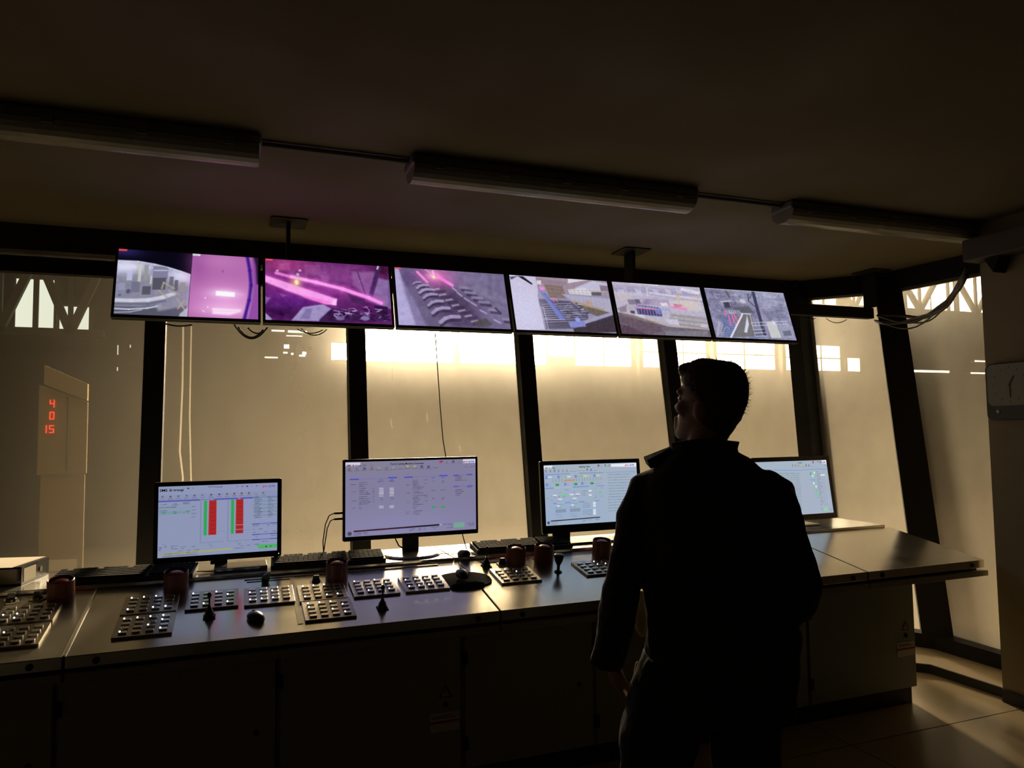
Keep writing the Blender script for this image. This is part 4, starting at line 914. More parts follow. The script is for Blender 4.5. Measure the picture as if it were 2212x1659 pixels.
    for x, y, n_ in [(1310, 512, 40), (1320, 562, 26), (1078, 578, 30), (1075, 688, 40), (1072, 818, 50), (1068, 948, 52), (1070, 972, 44), (1312, 748, 40), (1325, 800, 24), (1410, 660, 40), (1535, 658, 60), (1418, 530, 26), (1548, 528, 26), (1548, 550, 26), (1418, 770, 26), (1548, 766, 26), (1548, 788, 24)]: c.words(x, y, n_, 10, DK, .6, 10, k)
    G = (70, 170, 120)
    for x in (1420, 1550):
        for y in (578, 600, 625, 686, 812, 838): c.line((x - 16, y + (hash((x, y)) % 7)), (x + 12, y - 3), 6, G, .55, 1.5)
        c.poly([(x - 22, 890), (x + 12, 872), (x + 46, 890), (x + 12, 910)], (40, 175, 96), .95, 1.5); c.ell((x + 12, 932), 7, 5, G, .7); c.words(x - 12, 975, 44, 8, (90, 120, 130), .5, 2, k)
    for y, n_ in [(478, 98), (504, 84), (526, 160), (660, 94), (684, 116), (708, 86), (732, 58)]: c.words(1732, y, n_, 11, DK, .65, 12, k)
    for y in (480, 510, 655, 685, 726): c.line((1895, y), (1925, y - 8), 6, G, .6, 1.5)
    c.poly([(402, 1174), (1512, 1128), (1512, 1148), (402, 1192)], (24, 10, 20), 1, 1); c.line((420, 1180), (1060, 1154), 9, (110, 20, 40), .8, 1.5); c.ell((350, 1212), 28, 28, (74, 76, 96)); c.ell((1522, 1137), 12, 10, (190, 180, 200))
    for x, y, n_ in [(405, 1210, 90), (520, 1206, 55), (405, 1232, 85), (530, 1230, 46), (1108, 1182, 74), (1112, 1204, 44), (1228, 1178, 38), (1232, 1200, 34), (1296, 1176, 26), (1296, 1197, 26), (1402, 1168, 98), (1432, 1190, 28), (1566, 1134, 122), (1650, 1155, 44), (1606, 1184, 86), (1900, 1134, 96), (1918, 1158, 66)]: c.words(x, y, n_, 10, DK, .65, 13, k)
    c.poly([(1705, 1120), (1850, 1114), (1850, 1182), (1705, 1188)], (110, 180, 150), .9, 2)
    return c
def mon3(full=True):
    c = Cv(MWd, MHt, (162, 182, 206)).frame((240, 420), (2180, 350), (280, 1384)); k = -.028
    c.glow((500, 1200), 900, 300, (150, 176, 220), .6); c.glow((1200, 500), 900, 200, (170, 184, 196), .6)
    c.poly([(240, 432), (410, 424), (410, 472), (242, 478)], (238, 240, 250)); c.poly([(1630, 385), (2180, 360), (2180, 420), (1630, 428)], (238, 240, 250)); c.poly([(1348, 398), (1382, 397), (1382, 432), (1348, 433)], (190, 80, 110)); c.line((1348, 404), (1382, 403), 9, (50, 50, 110)); c.ell((1510, 402), 12, 12, (60, 70, 90), .9); c.ell((1592, 402), 16, 14, (150, 150, 130), .9)
    for x, y, q in [(285, 510, (170, 90, 100)), (372, 506, (130, 110, 120)), (458, 500, (90, 100, 120)), (540, 500, (150, 130, 90)), (625, 498, (150, 150, 110)), (708, 496, (150, 140, 110)), (963, 474, (205, 205, 100)), (1040, 476, (200, 200, 110)), (1128, 476, (80, 86, 110)), (1208, 482, (96, 80, 140))]: c.ell((x, y), 17, 15, q, .7, 2); c.words(x - 28, y + 24, 56, 8, DK, .55, 2, k)
    for x, y, n_ in [(438, 462, 42), (530, 460, 20), (765, 515, 66), (848, 510, 60), (1268, 494, 58), (1420, 425, 24), (1490, 424, 44), (1560, 420, 70)]: c.words(x, y, n_, 8, DK, .6, 3, k)
    B = (110, 140, 226)
    c.line((262, 572), (768, 550), 15, B, 1, 1.5); c.line((768, 550), (960, 542), 10, (170, 176, 220), .9); c.line((960, 542), (1456, 526), 15, B, 1, 1.5); c.line((1520, 524), (2150, 506), 10, B, .8, 1.5)
    for x, y in [(294, 615), (536, 605), (886, 592), (1275, 578), (300, 733), (672, 720), (1020, 706)]: c.rect(x - 23, y - 23, x + 23, y + 23, (104, 140, 225), .95, 1.5)
    for x, y in [(360, 608), (745, 598), (800, 886), (460, 900), (920, 880), (565, 962), (858, 950)]: c.rect(x - 40, y - 9, x + 40, y + 9, (236, 240, 250), .85, 1.5)
    for x, y in [(680, 600), (1000, 588)]: c.ell((x, y), 24, 14, (100, 200, 130), .8, 2)
    for x, y in [(595, 602), (940, 592), (355, 733), (728, 720), (1075, 706)]: c.ell((x, y), 12, 12, (130, 156, 200), .8, 1.5)
    c.rect(1050, 574, 1130, 596, (226, 220, 110)); c.rect(1312, 564, 1388, 586, (226, 220, 110))
    for i, x in enumerate([430, 486, 547, 606, 900, 958, 1018, 1074, 1130, 1188, 1246, 1304, 1360, 1418]): c.line((x, 690 - (x - 430) * .04), (x, 645 - (x - 430) * .04), 10, (120, 138, 150), .8, 1.5)
    c.line((650, 664), (860, 650), 20, (240, 140, 60), 1, 1.5)
    for x in (680, 730, 785, 850): c.line((x, 674), (x, 640), 6, (220, 90, 30), .9, 1)
    for x, y in [(505, 732), (880, 718), (1218, 704)]: c.ell((x, y), 44, 18, (40, 160, 80), 1, 2); c.line((x - 34, y), (x - 20, y), 16, (120, 210, 150), .9)
    c.line((270, 792), (430, 784), 20, B, 1, 1.5); c.line((440, 782), (830, 766), 14, (176, 186, 226), .9, 1.5); c.line((830, 766), (1150, 754), 18, B, 1, 1.5); c.line((1320, 748), (1475, 742), 16, B, 1, 1.5)
    for x, y, n_ in [(660, 812, 90), (550, 854, 30), (838, 842, 30), (375, 914, 32), (285, 952, 60), (372, 984, 40), (440, 930, 40), (600, 922, 70), (880, 908, 70), (1006, 832, 120), (1010, 866, 70), (1010, 900, 90), (520, 996, 30), (810, 984, 60), (1265, 786, 40), (1290, 918, 30), (1255, 942, 50), (1392, 782, 50), (1395, 915, 40), (1286, 708, 50), (1360, 704, 40)]: c.words(x, y, n_, 9, DK, .55, 4, k)
    c.poly([(570, 888), (720, 880), (705, 905), (590, 910)], (110, 220, 140), .9, 2); c.ell((545, 922), 9, 7, (210, 50, 60)); c.ell((1390, 852), 30, 22, (110, 210, 140), .9, 2); c.ell((1295, 860), 26, 20, (150, 180, 200), .8, 2)
    for y in (826, 896): c.rect(1152, y - 10, 1210, y + 10, (240, 242, 250))
    c.line((430, 1030), (490, 1028), 18, B, 1, 1.5); c.line((500, 1026), (650, 1020), 10, (180, 190, 226), .9); c.line((660, 1020), (775, 1014), 18, B, 1, 1.5); c.line((940, 1008), (1060, 1002), 18, B, 1, 1.5); c.line((1060, 1000), (1280, 994), 8, (160, 176, 226), .9); c.line((1285, 992), (1355, 988), 15, B, 1, 1.5)
    for X, Y_ in ((480, 1150), (770, 1138)):
        for i in range(9): c.line((X + i * 24, Y_ - 22 - i), (X + i * 24, Y_ + 26 - i), 7, (90, 100, 120), .8, 1)
        for j in range(4): c.line((X - 6, Y_ - 18 + j * 14), (X + 200, Y_ - 26 + j * 14), 4, (100, 110, 130), .7, 1)
        c.ell((X + 120, Y_ - 80), 28, 12, (110, 220, 140), .9, 2); c.rect(X + 20, Y_ - 90, X + 70, Y_ - 72, (240, 242, 250), .9); c.ell((X + 130, Y_ + 50), 10, 10, (110, 210, 140), .7, 2)
        for j, dy in enumerate((-50, -106, 60, 96)): c.words(X - 20 + 30 * (j % 2), Y_ + dy, 130, 8, DK, .5, j, k)
    for y in range(1030, 1110, 22): c.words(1020, y, 150, 8, DK, .5, 3, k)
    for y in range(1140, 1230, 24): c.words(1025, y, 190, 8, DK, .55, 5, k)
    c.poly([(1018, 1110), (1335, 1096), (1335, 1116), (1018, 1130)], (150, 184, 226), .9)
    for y in (1018, 1036, 1060, 1080, 1132, 1152, 1172, 1192, 1206): c.rect(1236, y - 8, 1292, y + 8, (238, 240, 250), .9, 1)
    c.poly([(372, 1302), (1378, 1250), (1378, 1264), (372, 1318)], (24, 12, 24), 1, 1); c.line((390, 1309), (950, 1280), 8, (130, 30, 50), .8, 1.5); c.ell((328, 1336), 27, 26, (80, 90, 110))
    for x, y, n_ in [(380, 1340, 130), (380, 1360, 110), (1015, 1306, 70), (1018, 1324, 40), (1125, 1300, 30), (1180, 1298, 26), (1275, 1290, 92), (1300, 1306, 30)]: c.words(x, y, n_, 9, DK, .6, 6, k)
    for j in range(14): c.words(1560, 560 + j * 46, 480, 10, DK, .5, 20 + j, k)
    return c
def mon4():
    c = Cv(MWd, MHt, (168, 186, 204)).frame((-560, 190), (662, 160), (-500, 690)); k = -.02
    c.glow((400, 500), 500, 300, (170, 180, 206), .6)
    c.poly([(578, 165), (662, 160), (664, 196), (580, 194)], (238, 240, 250)); c.poly([(418, 172), (438, 172), (438, 196), (418, 196)], (200, 80, 120)); c.line((419, 176), (437, 176), 6, (60, 50, 110)); c.words(195, 188, 34, 7, DK, .8, 1); c.ell((510, 178), 7, 7, (80, 110, 100)); c.ell((552, 176), 10, 10, (150, 150, 130))
    for x, q in [(215, (205, 205, 100)), (258, (200, 200, 120)), (302, (80, 86, 110)), (347, (96, 90, 150)), (170, (160, 150, 120)), (120, (150, 130, 110)), (70, (120, 120, 140))]: c.ell((x, 214), 9, 9, q, .8, 1.5); c.words(x - 14, 228, 28, 5, DK, .5, 2)
    c.words(375, 224, 40, 5, DK, .6, 2); c.words(625, 216, 36, 5, DK, .6, 3)
    B = (120, 150, 230)
    for a, b, y in [(245, 328, 256), (338, 452, 253), (462, 655, 249), (360, 462, 352), (440, 468, 452), (455, 476, 518), (-540, 230, 262)]: c.line((a, y), (b, y), 10, B, .85, 2)
    for x, y in [(395, 276), (436, 304), (448, 380), (418, 408)]: c.rect(x - 1, y, x + 20, y + 20, (100, 230, 130), 1, 1)
    for x, y in [(424, 274), (396, 304), (404, 374), (440, 404)]: c.rect(x - 1, y, x + 20, y + 20, (235, 242, 248), 1, 1)
    c.rect(358, 280, 380, 308, (80, 180, 140), .9); c.rect(446, 460, 472, 505, (110, 225, 140), .9); c.rect(548, 298, 578, 314, (238, 242, 250)); c.rect(585, 296, 616, 312, (238, 242, 250))
    for j in range(19):
        y = 276 + j * 17; x = 472 + j * 1.8; c.words(x, y, 30 + (j * 31 % 50), 6, DK, .65, 3); c.words(560 + j, y, 14, 5, DK, .5, 4); c.words(598 + j, y, 14, 5, DK, .5, 5)
        if j < 14: c.words(642 + j, y + 20, 18, 5, DK, .4, 6)
    c.line((634, 290), (652, 560), 5, (205, 212, 232), .8, 1.5); c.rect(552, 612, 625, 645, (150, 220, 170), .9, 2)
    for x, y, n_ in [(498, 622, 44), (520, 636, 24), (652, 624, 40), (660, 638, 34)]: c.words(x, y, n_, 5, DK, .6, 6)
    for j in range(20): c.words(-520, 290 + j * 18, 700, 6, DK, .5, 30 + j)
    return c

# ================================================================== WALL OF CEILING-HUNG TV SCREENS
tdir = Vector((0, .125, -.38)).normalized()
tilt = math.atan2(.125, .38)
labs = ['hung screen split between a grey machine and a magenta furnace view, leftmost of six', 'hung screen showing two long glowing pink steel bars', 'hung screen showing a roller table with two short pink bars at its top',
        'hung screen with a white wall at left and a blue slanting beam', 'hung screen with a yellowish hall view, blue rack and red bar in its middle', 'hung screen with a grey-blue conveyor view and a dark pole, rightmost of six']
TVW, TVH = .712, .412
tvx = []
for i, (lab, fn) in enumerate(zip(labs, (tv1, tv2, tv3, tv4, tv5, tv6))):
    cx = -.605 + .362 + i * .723
    tvx.append(cx)
    e = empty('hung_screen', (cx, 4.165, 2.385), (-tilt, 0, 0), label=lab, cat='screen', group='six screens hung in a row from the ceiling')
    # housing: shallow dish with bezel
    W, H = TVW / 2, TVH / 2
    MB().box(-W, W, .006, .03, -H, H).box(-W * .6, W * .6, .03, .045, -H * .7, H * .6).build('back_housing', m_blackm, e, bevel=.004)
    b_ = MB(); bz = .013
    b_.box(-W, W, -.004, .006, H - bz, H).box(-W, W, -.004, .006, -H, -H + .018).box(-W, -W + bz, -.004, .006, -H + .018, H - bz).box(W - bz, W, -.004, .006, -H + .018, H - bz)
    b_.build('bezel', m_black, e)
    s_ = screen_mesh(fn(), 2 * (W - bz), 2 * H - bz - .018, e, .95); s_.location = (0, -.001, .0025)

# carrier rail, drop posts, ceiling plates
ra = empty('screen_rail', (1.9, 4.33, 2.475), label='dark square rail carrying the six hung screens', cat='rail')
MB().box(-5.0, 2.76, -.03, .03, -.04, .042).build('tube', m_frame, ra)
for i, x in enumerate((.263, 2.49, 4.63)):
    p = MB().box(x - 1.9 - .009, x - 1.9 + .009, -.09, .03, .042, .317).build('drop_post', m_frame, ra)
    MB().prism(rrect(x - 1.9 - .10, x - 1.9 + .10, -.16, .06, .02, 3), .317, .3245, 'z').build('ceiling_plate', m_frame, p)
for cx in tvx: MB().box(cx - 1.9 - .05, cx - 1.9 + .05, -.045, -.03, -.16, .03).build('mounting_plate', m_blackm, ra)

# cable loops below and beside the screens
def cable(name, pts, r, label, group=None, mt=None):
    o = MB().tube(pts, r, 6).build(name, mt or m_cable, None, smooth=True)
    return tag(o, label, 'cable', group)
cable('cable', catenary((-.02, 4.20, 2.19), (.15, 4.20, 2.18), .07), .004, 'deepest of the cable loops below the joint of the two left screens', 'cable loops under the hung screens')
cable('cable', catenary((.0, 4.22, 2.18), (.13, 4.22, 2.17), .05), .004, 'middle cable loop below the joint of the two left screens', 'cable loops under the hung screens')
cable('cable', catenary((.05, 4.24, 2.18), (.15, 4.24, 2.18), .03), .004, 'shallowest cable loop below the joint of the two left screens', 'cable loops under the hung screens')
cable('cable', catenary((-.37, 4.2, 2.185), (-.23, 4.2, 2.18), .012), .004, 'short flat cable loop below the leftmost hung screen', 'cable loops under the hung screens')
cable('cable', catenary((.33, 4.2, 2.18), (.47, 4.2, 2.18), .035), .003, 'cable loop below the screen with the pink bars', 'cable loops under the hung screens')
cable('cable', catenary((.31, 4.22, 2.18), (.45, 4.22, 2.18), .022), .003, 'thin cable loop tucked below the screen with the pink bars', 'cable loops under the hung screens')
cable('cable', catenary((1.06, 4.2, 2.17), (1.19, 4.2, 2.18), .045), .0022, 'thin cable loop below the roller table screen', 'cable loops under the hung screens')
cable('cable', catenary((3.86, 4.24, 2.40), (4.02, 4.24, 2.40), .012), .003, 'short cable loop below the bare rail next to the last screen', 'cable loops under the hung screens')
cable('cable', catenary((4.1, 4.22, 2.40), (4.3, 4.22, 2.40), .03), .003, 'cable loop below the bare rail near the corner post', 'cable loops under the hung screens')
dl = [Vector((1.10, 4.2, 2.18)), Vector((1.10, 4.16, 2.0)), Vector((1.105, 4.12, 1.75)), Vector((1.11, 4.08, 1.55)), Vector((1.13, 4.0, 1.3)), Vector((1.18, 3.97, 1.05)), Vector((1.21, 3.96, .935))]
cable('cable', dl, .003, 'single thin cable dropping from the roller table screen behind the second monitor')
for i in range(5):
    a = Vector((4.62, 4.22 + .01 * i, 2.44 - .012 * i)); b = Vector((4.10, 3.09, 2.50 + .014 * i))
    pts = [a.lerp(b, t / 16) + Vector((.12 * math.sin(math.pi * t / 16), 0, -.10 * 4 * (t / 16) * (1 - t / 16) * (1 + .12 * i) + .02 * math.sin(i * 2 + t * .6))) for t in range(17)]
    cable('cable', pts, .011 if i < 3 else .006, ['lowest, thick', 'second lowest, thick', 'middle, thick', 'second highest, thin', 'highest, thin'][i] + ' cable of the sagging bundle between corner post and right wall', 'sagging cable bundle at the right')

# ================================================================== CEILING LIGHTS
llab = ['long ceiling light fitting at the left edge, shortest visible part', 'long ceiling light fitting above the middle hung screens', 'ceiling light fitting nearest the right wall']
for (x0, x1), lab in zip(((-1.40, .082), (.694, 2.153), (2.731, 4.15)), llab):
    e = empty('ceiling_light', ((x0 + x1) / 2, 3.10, 2.8), label=lab, cat='light', group='fluorescent light fittings, switched off')
    W = (x1 - x0) / 2
    MB().prism([(-.085, 0), (.085, 0), (.085, -.045), (-.085, -.045)], -W, W).build('housing', m_lampbody, e, bevel=.012)
    prof = [(.085 * math.cos(t), -.046 - .062 * math.sin(t)) for t in np.linspace(0, math.pi, 11)]
    MB().prism(prof, -W + .01, W - .01).build('diffuser', m_diff, e, smooth=False)
    for k in range(5):
        x = -W + .12 + k * (2 * W - .24) / 4
        for sy in (-1, 1): MB().box(x - .018, x + .018, sy * .088 - .004, sy * .088 + .004, -.062, -.030).build('clip', m_lampbody, e)
co = MB().tube([(.08, 3.1, 2.785), (.70, 3.1, 2.785)], .012, 8).build('conduit', m_lampbody); tag(co, 'thin conduit joining the left and middle light fittings', 'conduit')
co = MB().tube([(2.15, 3.1, 2.785), (2.735, 3.1, 2.785)], .012, 8).build('conduit', m_lampbody); tag(co, 'thin conduit joining the middle and right light fittings', 'conduit')

# ================================================================== DESK MONITORS
def monitor(cx, y, zc, W, H, bz, bb, fn, lab, tl=0, gain=.9):
    e = empty('desk_monitor', (cx, y, .929), label=lab, cat='monitor', group='monitors standing on the console')
    hd = MB().prism(rrect(-W / 2, W / 2, -H / 2, H / 2, .008, 3), -.004, .018, 'y').build('housing', m_black, e, bevel=.002)
    hd.location = (0, 0, zc - .929); hd.rotation_euler = (-tl, 0, 0)
    MB().prism(rrect(-W * .36, W * .36, -H * .3, H * .3, .03, 3), .018, .045, 'y').build('rear_bulge', m_blackm, hd, bevel=.006)
    sw, sh = W - 2 * bz, H - bz - bb
    s_ = screen_mesh(fn(), sw, sh, hd, gain); s_.location = (0, -.0045, (bb - bz) / 2)
    return e, hd, sw, sh, (bb - bz) / 2
m_ink = mat('screen_dark_print', (.01, .01, .03), 1.0, spec=0)
m_inkp = mat('screen_purple_print', (.03, .01, .09), 1.0, spec=0)
m_inkr = emit_mat('screen_red_print', (.45, .05, .10), 1, 'NONE'); m_inkb = emit_mat('screen_blue_print', (.10, .12, .45), 1, 'NONE')
def logo(hd, x, z, h):
    a = text('SMS', h, (x, -.006, z), hd, m_ink, h * .03, 'logo_lettering', 'LEFT', 1.15)
    cx = x + h * 2.75
    rg_ = MB()
    vs = []; fs = []; n_ = 20
    for i in range(n_):
        t = 2 * math.pi * i / n_
        vs += [(cx + math.cos(t) * h * .38, -.006, z + math.sin(t) * h * .38), (cx + math.cos(t) * h * .26, -.006, z + math.sin(t) * h * .26)]
    for i in range(n_): fs.append((2 * i, 2 * ((i + 1) % n_), 2 * ((i + 1) % n_) + 1, 2 * i + 1))
    rg_.add(vs, fs)
    for a_ in (0, 60, 120):
        dx, dz = math.cos(R(a_ + 90)) * h * .26, math.sin(R(a_ + 90)) * h * .26; rg_.beam((cx - dx, -.006, z - dz), (cx + dx, -.006, z + dz), h * .07, .0003, (0, 1, 0))
    rg_.build('logo_ring', m_inkp, hd)
    text('group', h, (cx + h * .6, -.006, z), hd, m_ink, h * .03, 'logo_lettering', 'LEFT', 1.15)
def blurred_logo(hd, x, z, h, w_):
    rg = random.Random(2); mb1, mb2 = MB(), MB(); n_ = 14; d = w_ / n_
    for i in range(n_):
        mb = mb1 if i < 7 else mb2; xx = x + i * d + (d * .5 if i >= 7 else 0)
        mb.box(xx, xx + d * .32, -.0062, -.0056, z - h * (.5 if i in (0, 8) else .3), z + h * rg.choice([.3, .3, .5]))
        mb.box(xx, xx + d * .85, -.0062, -.0056, z + h * rg.choice([-.3, .02, .2]), z + h * .3)
    mb1.build('red_logo_strokes', m_inkr, hd); mb2.build('blue_logo_strokes', m_inkb, hd)

# first monitor
e, hd, sw, sh, zo = monitor(-.078, 3.93, 1.172, .590, .392, .021, .030, mon1, 'leftmost monitor, showing two green and red bars on a black flat stand')
logo(hd, -sw / 2 + .005, zo + sh * .445, .0175); blurred_logo(hd, sw * .37, zo + sh * .45, .014, sw * .105); text('TCM Campaign', .011, (-.02, -.006, zo + sh * .472), hd, m_ink)
MB().box(-.04, .04, .046, .062, .02, .16).build('stand_column', m_black, e, bevel=.004)
MB().prism(rrect(-.02, .225, -.10, .07, .006, 2), 0, .022, 'z').build('stand_base', mat('gloss_black_foot', (.25, .23, .2), .15, .7), e, bevel=.003)
MB().ell((.02, 0, 0), .0015, .0015, .0015, 6, 4).build('power_light', m_led, hd).location = (sw / 2 - .012, -.005, -.182)
# second
e, hd, sw, sh, zo = monitor(.896, 3.93, 1.240, .745, .428, .013, .024, mon2, 'large monitor with a lilac table page on a round silver foot')
logo(hd, -sw / 2 + .006, zo + sh * .452, .0125); blurred_logo(hd, sw * .40, zo + sh * .458, .014, sw * .085); text('Torch Cutting Machine Overview', .0135, (-.03, -.006, zo + sh * .457), hd, m_ink, .0003)
MB().box(-.045, .045, .046, .064, .014, .16).build('stand_column', m_black, e, bevel=.004)
MB().lathe([(.155, 0), (.158, .006), (.150, .013), (.02, .016), (0, .016)], 40, (0, .03, 0)).build('stand_base', mat('satin_silver_foot', (.55, .52, .46), .2, .7), e, smooth=False)
for k, z_ in enumerate((1.175, 1.145)):
    MB().box(-.415, -.372, .004, .014, z_ - .929 - .005, z_ - .929 + .006).build('plug', m_black, e, bevel=.001)
cable('cable', [(.481, 3.94, 1.176), (.455, 3.94, 1.165), (.436, 3.94, 1.12), (.425, 3.95, 1.03), (.43, 3.96, .97), (.445, 3.97, .933)], .0028, 'upper thin cable leaving the left edge of the lilac monitor', 'cables at the second monitor')
cable('cable', [(.481, 3.94, 1.146), (.462, 3.94, 1.137), (.446, 3.94, 1.10), (.435, 3.95, 1.02), (.428, 3.96, .96), (.42, 3.97, .933)], .0028, 'lower thin cable leaving the left edge of the lilac monitor', 'cables at the second monitor')
cable('cable', [(.80, 3.97, 1.04), (.83, 3.98, .98), (.87, 3.96, .952)], .004, 'short cable hanging behind the foot of the lilac monitor', 'cables at the second monitor')
cable('cable', [(1.02, 3.92, .934), (1.10, 3.86, .934), (1.16, 3.80, .934), (1.19, 3.77, .933)], .0022, 'thin mouse cable lying right of the round foot')
# third
e, hd, sw, sh, zo = monitor(1.985, 3.93, 1.206, .665, .418, .024, .046, mon3, 'monitor with a light blue page, half hidden by the left arm of the person', R(4))
logo(hd, -sw / 2 + .006, zo + sh * .452, .0105); blurred_logo(hd, sw * .37, zo + sh * .455, .013, sw * .10); text('Railway View', .0135, (-.045, -.006, zo + sh * .455), hd, m_ink, .0003)
MB().box(-.235, -.125, .05, .07, .004, .12).build('stand_column', m_frame, e, bevel=.003); MB().box(-.19, .22, -.05, .12, 0, .012).build('stand_base', m_black, e, bevel=.003)
# fourth
e, hd, sw, sh, zo = monitor(3.535, 3.98, 1.182, .665, .425, .030, .034, mon4, 'monitor right of the person, its left half hidden by the shoulder', R(8))
blurred_logo(hd, sw * .40, zo + sh * .455, .013, sw * .08); text('Rejects', .0125, (.07, -.006, zo + sh * .458), hd, m_ink)
MB().box(-.06, .06, .05, .07, .004, .12).build('stand_column', m_white, e, bevel=.003); MB().box(-.12, .16, -.06, .12, 0, .012).build('stand_base', m_white, e, bevel=.003)

# ================================================================== KEYBOARDS, MICE, BINDER
m_kb = mat('keyboard_case', (.02, .018, .016), .5, spec=.25)
def keyboard(x, y, rz, W, lab):
    e = empty('keyboard', (x, y, .9295), (R(3), 0, rz), label=lab, cat='keyboard', group='keyboards on the rear shelf')
    D = .165
    MB().prism([(0, 0), (D, 0), (D, .036), (0, .024)], -W / 2, W / 2).build('base', m_kb, e, bevel=.004)
    k = MB(); kw = W / 23.5
    for r_ in range(6):
        yy = .012 + r_ * .0245; zz = .0262 + r_ * .0019
        c = 0
        while c < 22.3:
            if c in (15, 19) or (r_ == 5 and c in (1, 6, 11)): c += .6 if c > 11 else 1; continue
            wd = 6 if (r_ == 0 and abs(c - 4) < .1) else 1
            x0 = -W / 2 + kw * (.5 + c)
            k.box(x0 + .0012, x0 + kw * wd - .0012, yy, yy + .021, zz, zz + .008)
            c += wd
    o = k.build('keys', m_key, e); o['kind'] = 'stuff'
    return e
keyboard(-.485, 3.775, R(-6), .60, 'leftmost keyboard, between the dark lidded knob and the leftmost monitor')
keyboard(.44, 3.775, R(-3), .56, 'keyboard in front of the gap between the first and second monitors')
keyboard(1.50, 3.785, R(-2), .56, 'keyboard behind the two red stop buttons, left of the person')
def mouse(loc, rx, rz, lab):
    e = empty('computer_mouse', loc, (rx, 0, rz), label=lab, cat='mouse', group=None)
    b = MB()
    rg = [(0, 0, 0, .028, .050, .050), (0, 0, .008, .031, .054, .054), (0, -.003, .018, .029, .048, .050), (0, -.006, .027, .023, .036, .040), (0, -.008, .033, .013, .020, .024), (0, -.009, .0345, .004, .006, .008)]
    b.rings(rg, 24).build('shell', m_black, e, smooth=True)
    MB().tube([(0, .018, .0305), (0, .030, .0275)], .004, 8).build('scroll_wheel', m_blackm, e)
    return e
p = DP(.08, .165, .0005); mouse(p, TH, R(25), 'black mouse lying on bare steel below the middle button pads')
p = DP(1.044, .41, .016); mouse(p, TH, R(0), 'black mouse on the round dark mouse pad')
mouse((1.145, 3.80, .93), 0, R(8), 'black mouse on the rear shelf right of the round foot')
p = DP(1.044, .39, .0008)
pe = empty('mouse_pad', p, (TH, 0, 0), label='round dark mouse pad with a raised wrist rest', cat='mouse pad')
pts = []
for i in range(36):
    t = 2 * math.pi * i / 36; r_ = .125 + (.012 * math.cos(2 * t)); pts.append((r_ * math.cos(t) * 1.02, r_ * math.sin(t) * .88 + (-.02 if math.sin(t) < 0 else 0) * math.cos(t) ** 2))
MB().prism(pts, 0, .006, 'z').build('pad_sheet', m_pad, pe)
MB().ell((0, -.085, .010), .085, .028, .014, 20, 8).build('wrist_rest', m_pad, pe, smooth=True)

# lever-arch file with loose sheets, lying on the shelf at the left edge
A = Vector((-.905, 3.90, .93)); Bv = Vector((-.855, 4.16, .93)); rz = math.atan2(Bv.y - A.y, Bv.x - A.x)
bi = empty('ring_binder', (A.x, A.y, .93), (0, 0, rz), label='black ring binder lying flat at the left edge, white label on its spine', cat='binder')
SL = .27; TB = .082
MB().box(0, SL, 0, .32, 0, .004).build('lower_cover', m_black, bi); MB().box(0, SL, 0, .32, TB - .004, TB).build('upper_cover', m_black, bi)
MB().box(0, SL, -.003, 0, 0, TB).build('spine', m_black, bi)
MB().box(.008, SL - .008, .02, .30, .006, TB - .01).build('paper_block', m_paper, bi)
MB().box(.02, .135, -.0045, -.003, .012, TB - .012).build('spine_label', m_paper, bi)
MB().lathe([(.013, -.006), (.013, -.003)], 18, (.185, 0, TB / 2), 'y').build('finger_ring', m_steel_edge, bi)
for k in range(2):
    s_ = MB().box(-.02 + .004 * k, SL + .01 - .006 * k, .03 + .003 * k, .30, TB + .0008 * k + .0002, TB + .0008 * k + .0009).build('paper_sheet', m_paper)
    s_.matrix_world = Matrix.Translation((A.x, A.y, .93)) @ Matrix.Rotation(rz + R(2 * k - 3), 4, 'Z')
    tag(s_, ['lower loose paper sheet lying on the ring binder', 'topmost loose paper sheet on the ring binder'][k], 'paper', 'loose sheets on the ring binder')
# white tag and cable at the first keyboard
cable('cable', catenary((-.46, 3.95, .935), (-.36, 3.93, .935), -.035), .002, 'small cable arch behind the leftmost keyboard')
cable('cable', [(-.17, 3.94, .97), (-.21, 3.92, .965), (-.20, 3.88, .94), (-.12, 3.87, .936), (-.05, 3.86, .935)], .003, 'cable looping below the left part of the leftmost monitor')

# ================================================================== WALL CLOCK
ck = empty('wall_clock', (4.1585, 2.885, 1.785), (0, 0, R(-90)), label='square wall clock with a dark lower band on the right wall', cat='clock')
MB().prism(rrect(-.145, .145, -.165, .165, .035, 5), -.035, .0, 'y').build('case', m_black, ck, bevel=.004)
MB().prism(rrect(-.132, .132, -.082, .157, .032, 5), -.037, -.0352, 'y').build('dial', m_clockf, ck)
def hand_(a, L, w_, n_): 
    MB().beam((math.sin(R(a)) * -L * .12, -.039, .0375 - math.cos(R(a)) * L * .12), (math.sin(R(a)) * L, -.039, .0375 + math.cos(R(a)) * L), w_, .001, (0, 1, 0)).build(n_, m_black, ck)
hand_(28, .055, .007, 'hour_hand'); hand_(178, .075, .0045, 'minute_hand')
for k in range(12):
    a = R(30 * k); MB().beam((math.sin(a) * .092, -.0375, .0375 + math.cos(a) * .092), (math.sin(a) * .102, -.0375, .0375 + math.cos(a) * .102), .003, .0006, (0, 1, 0)).build('hour_mark', m_black, ck)
MB().lathe([(.010, -.004), (.008, -.0)], 14, (-.075, -.036, -.115), 'y').build('knob', m_white, ck)
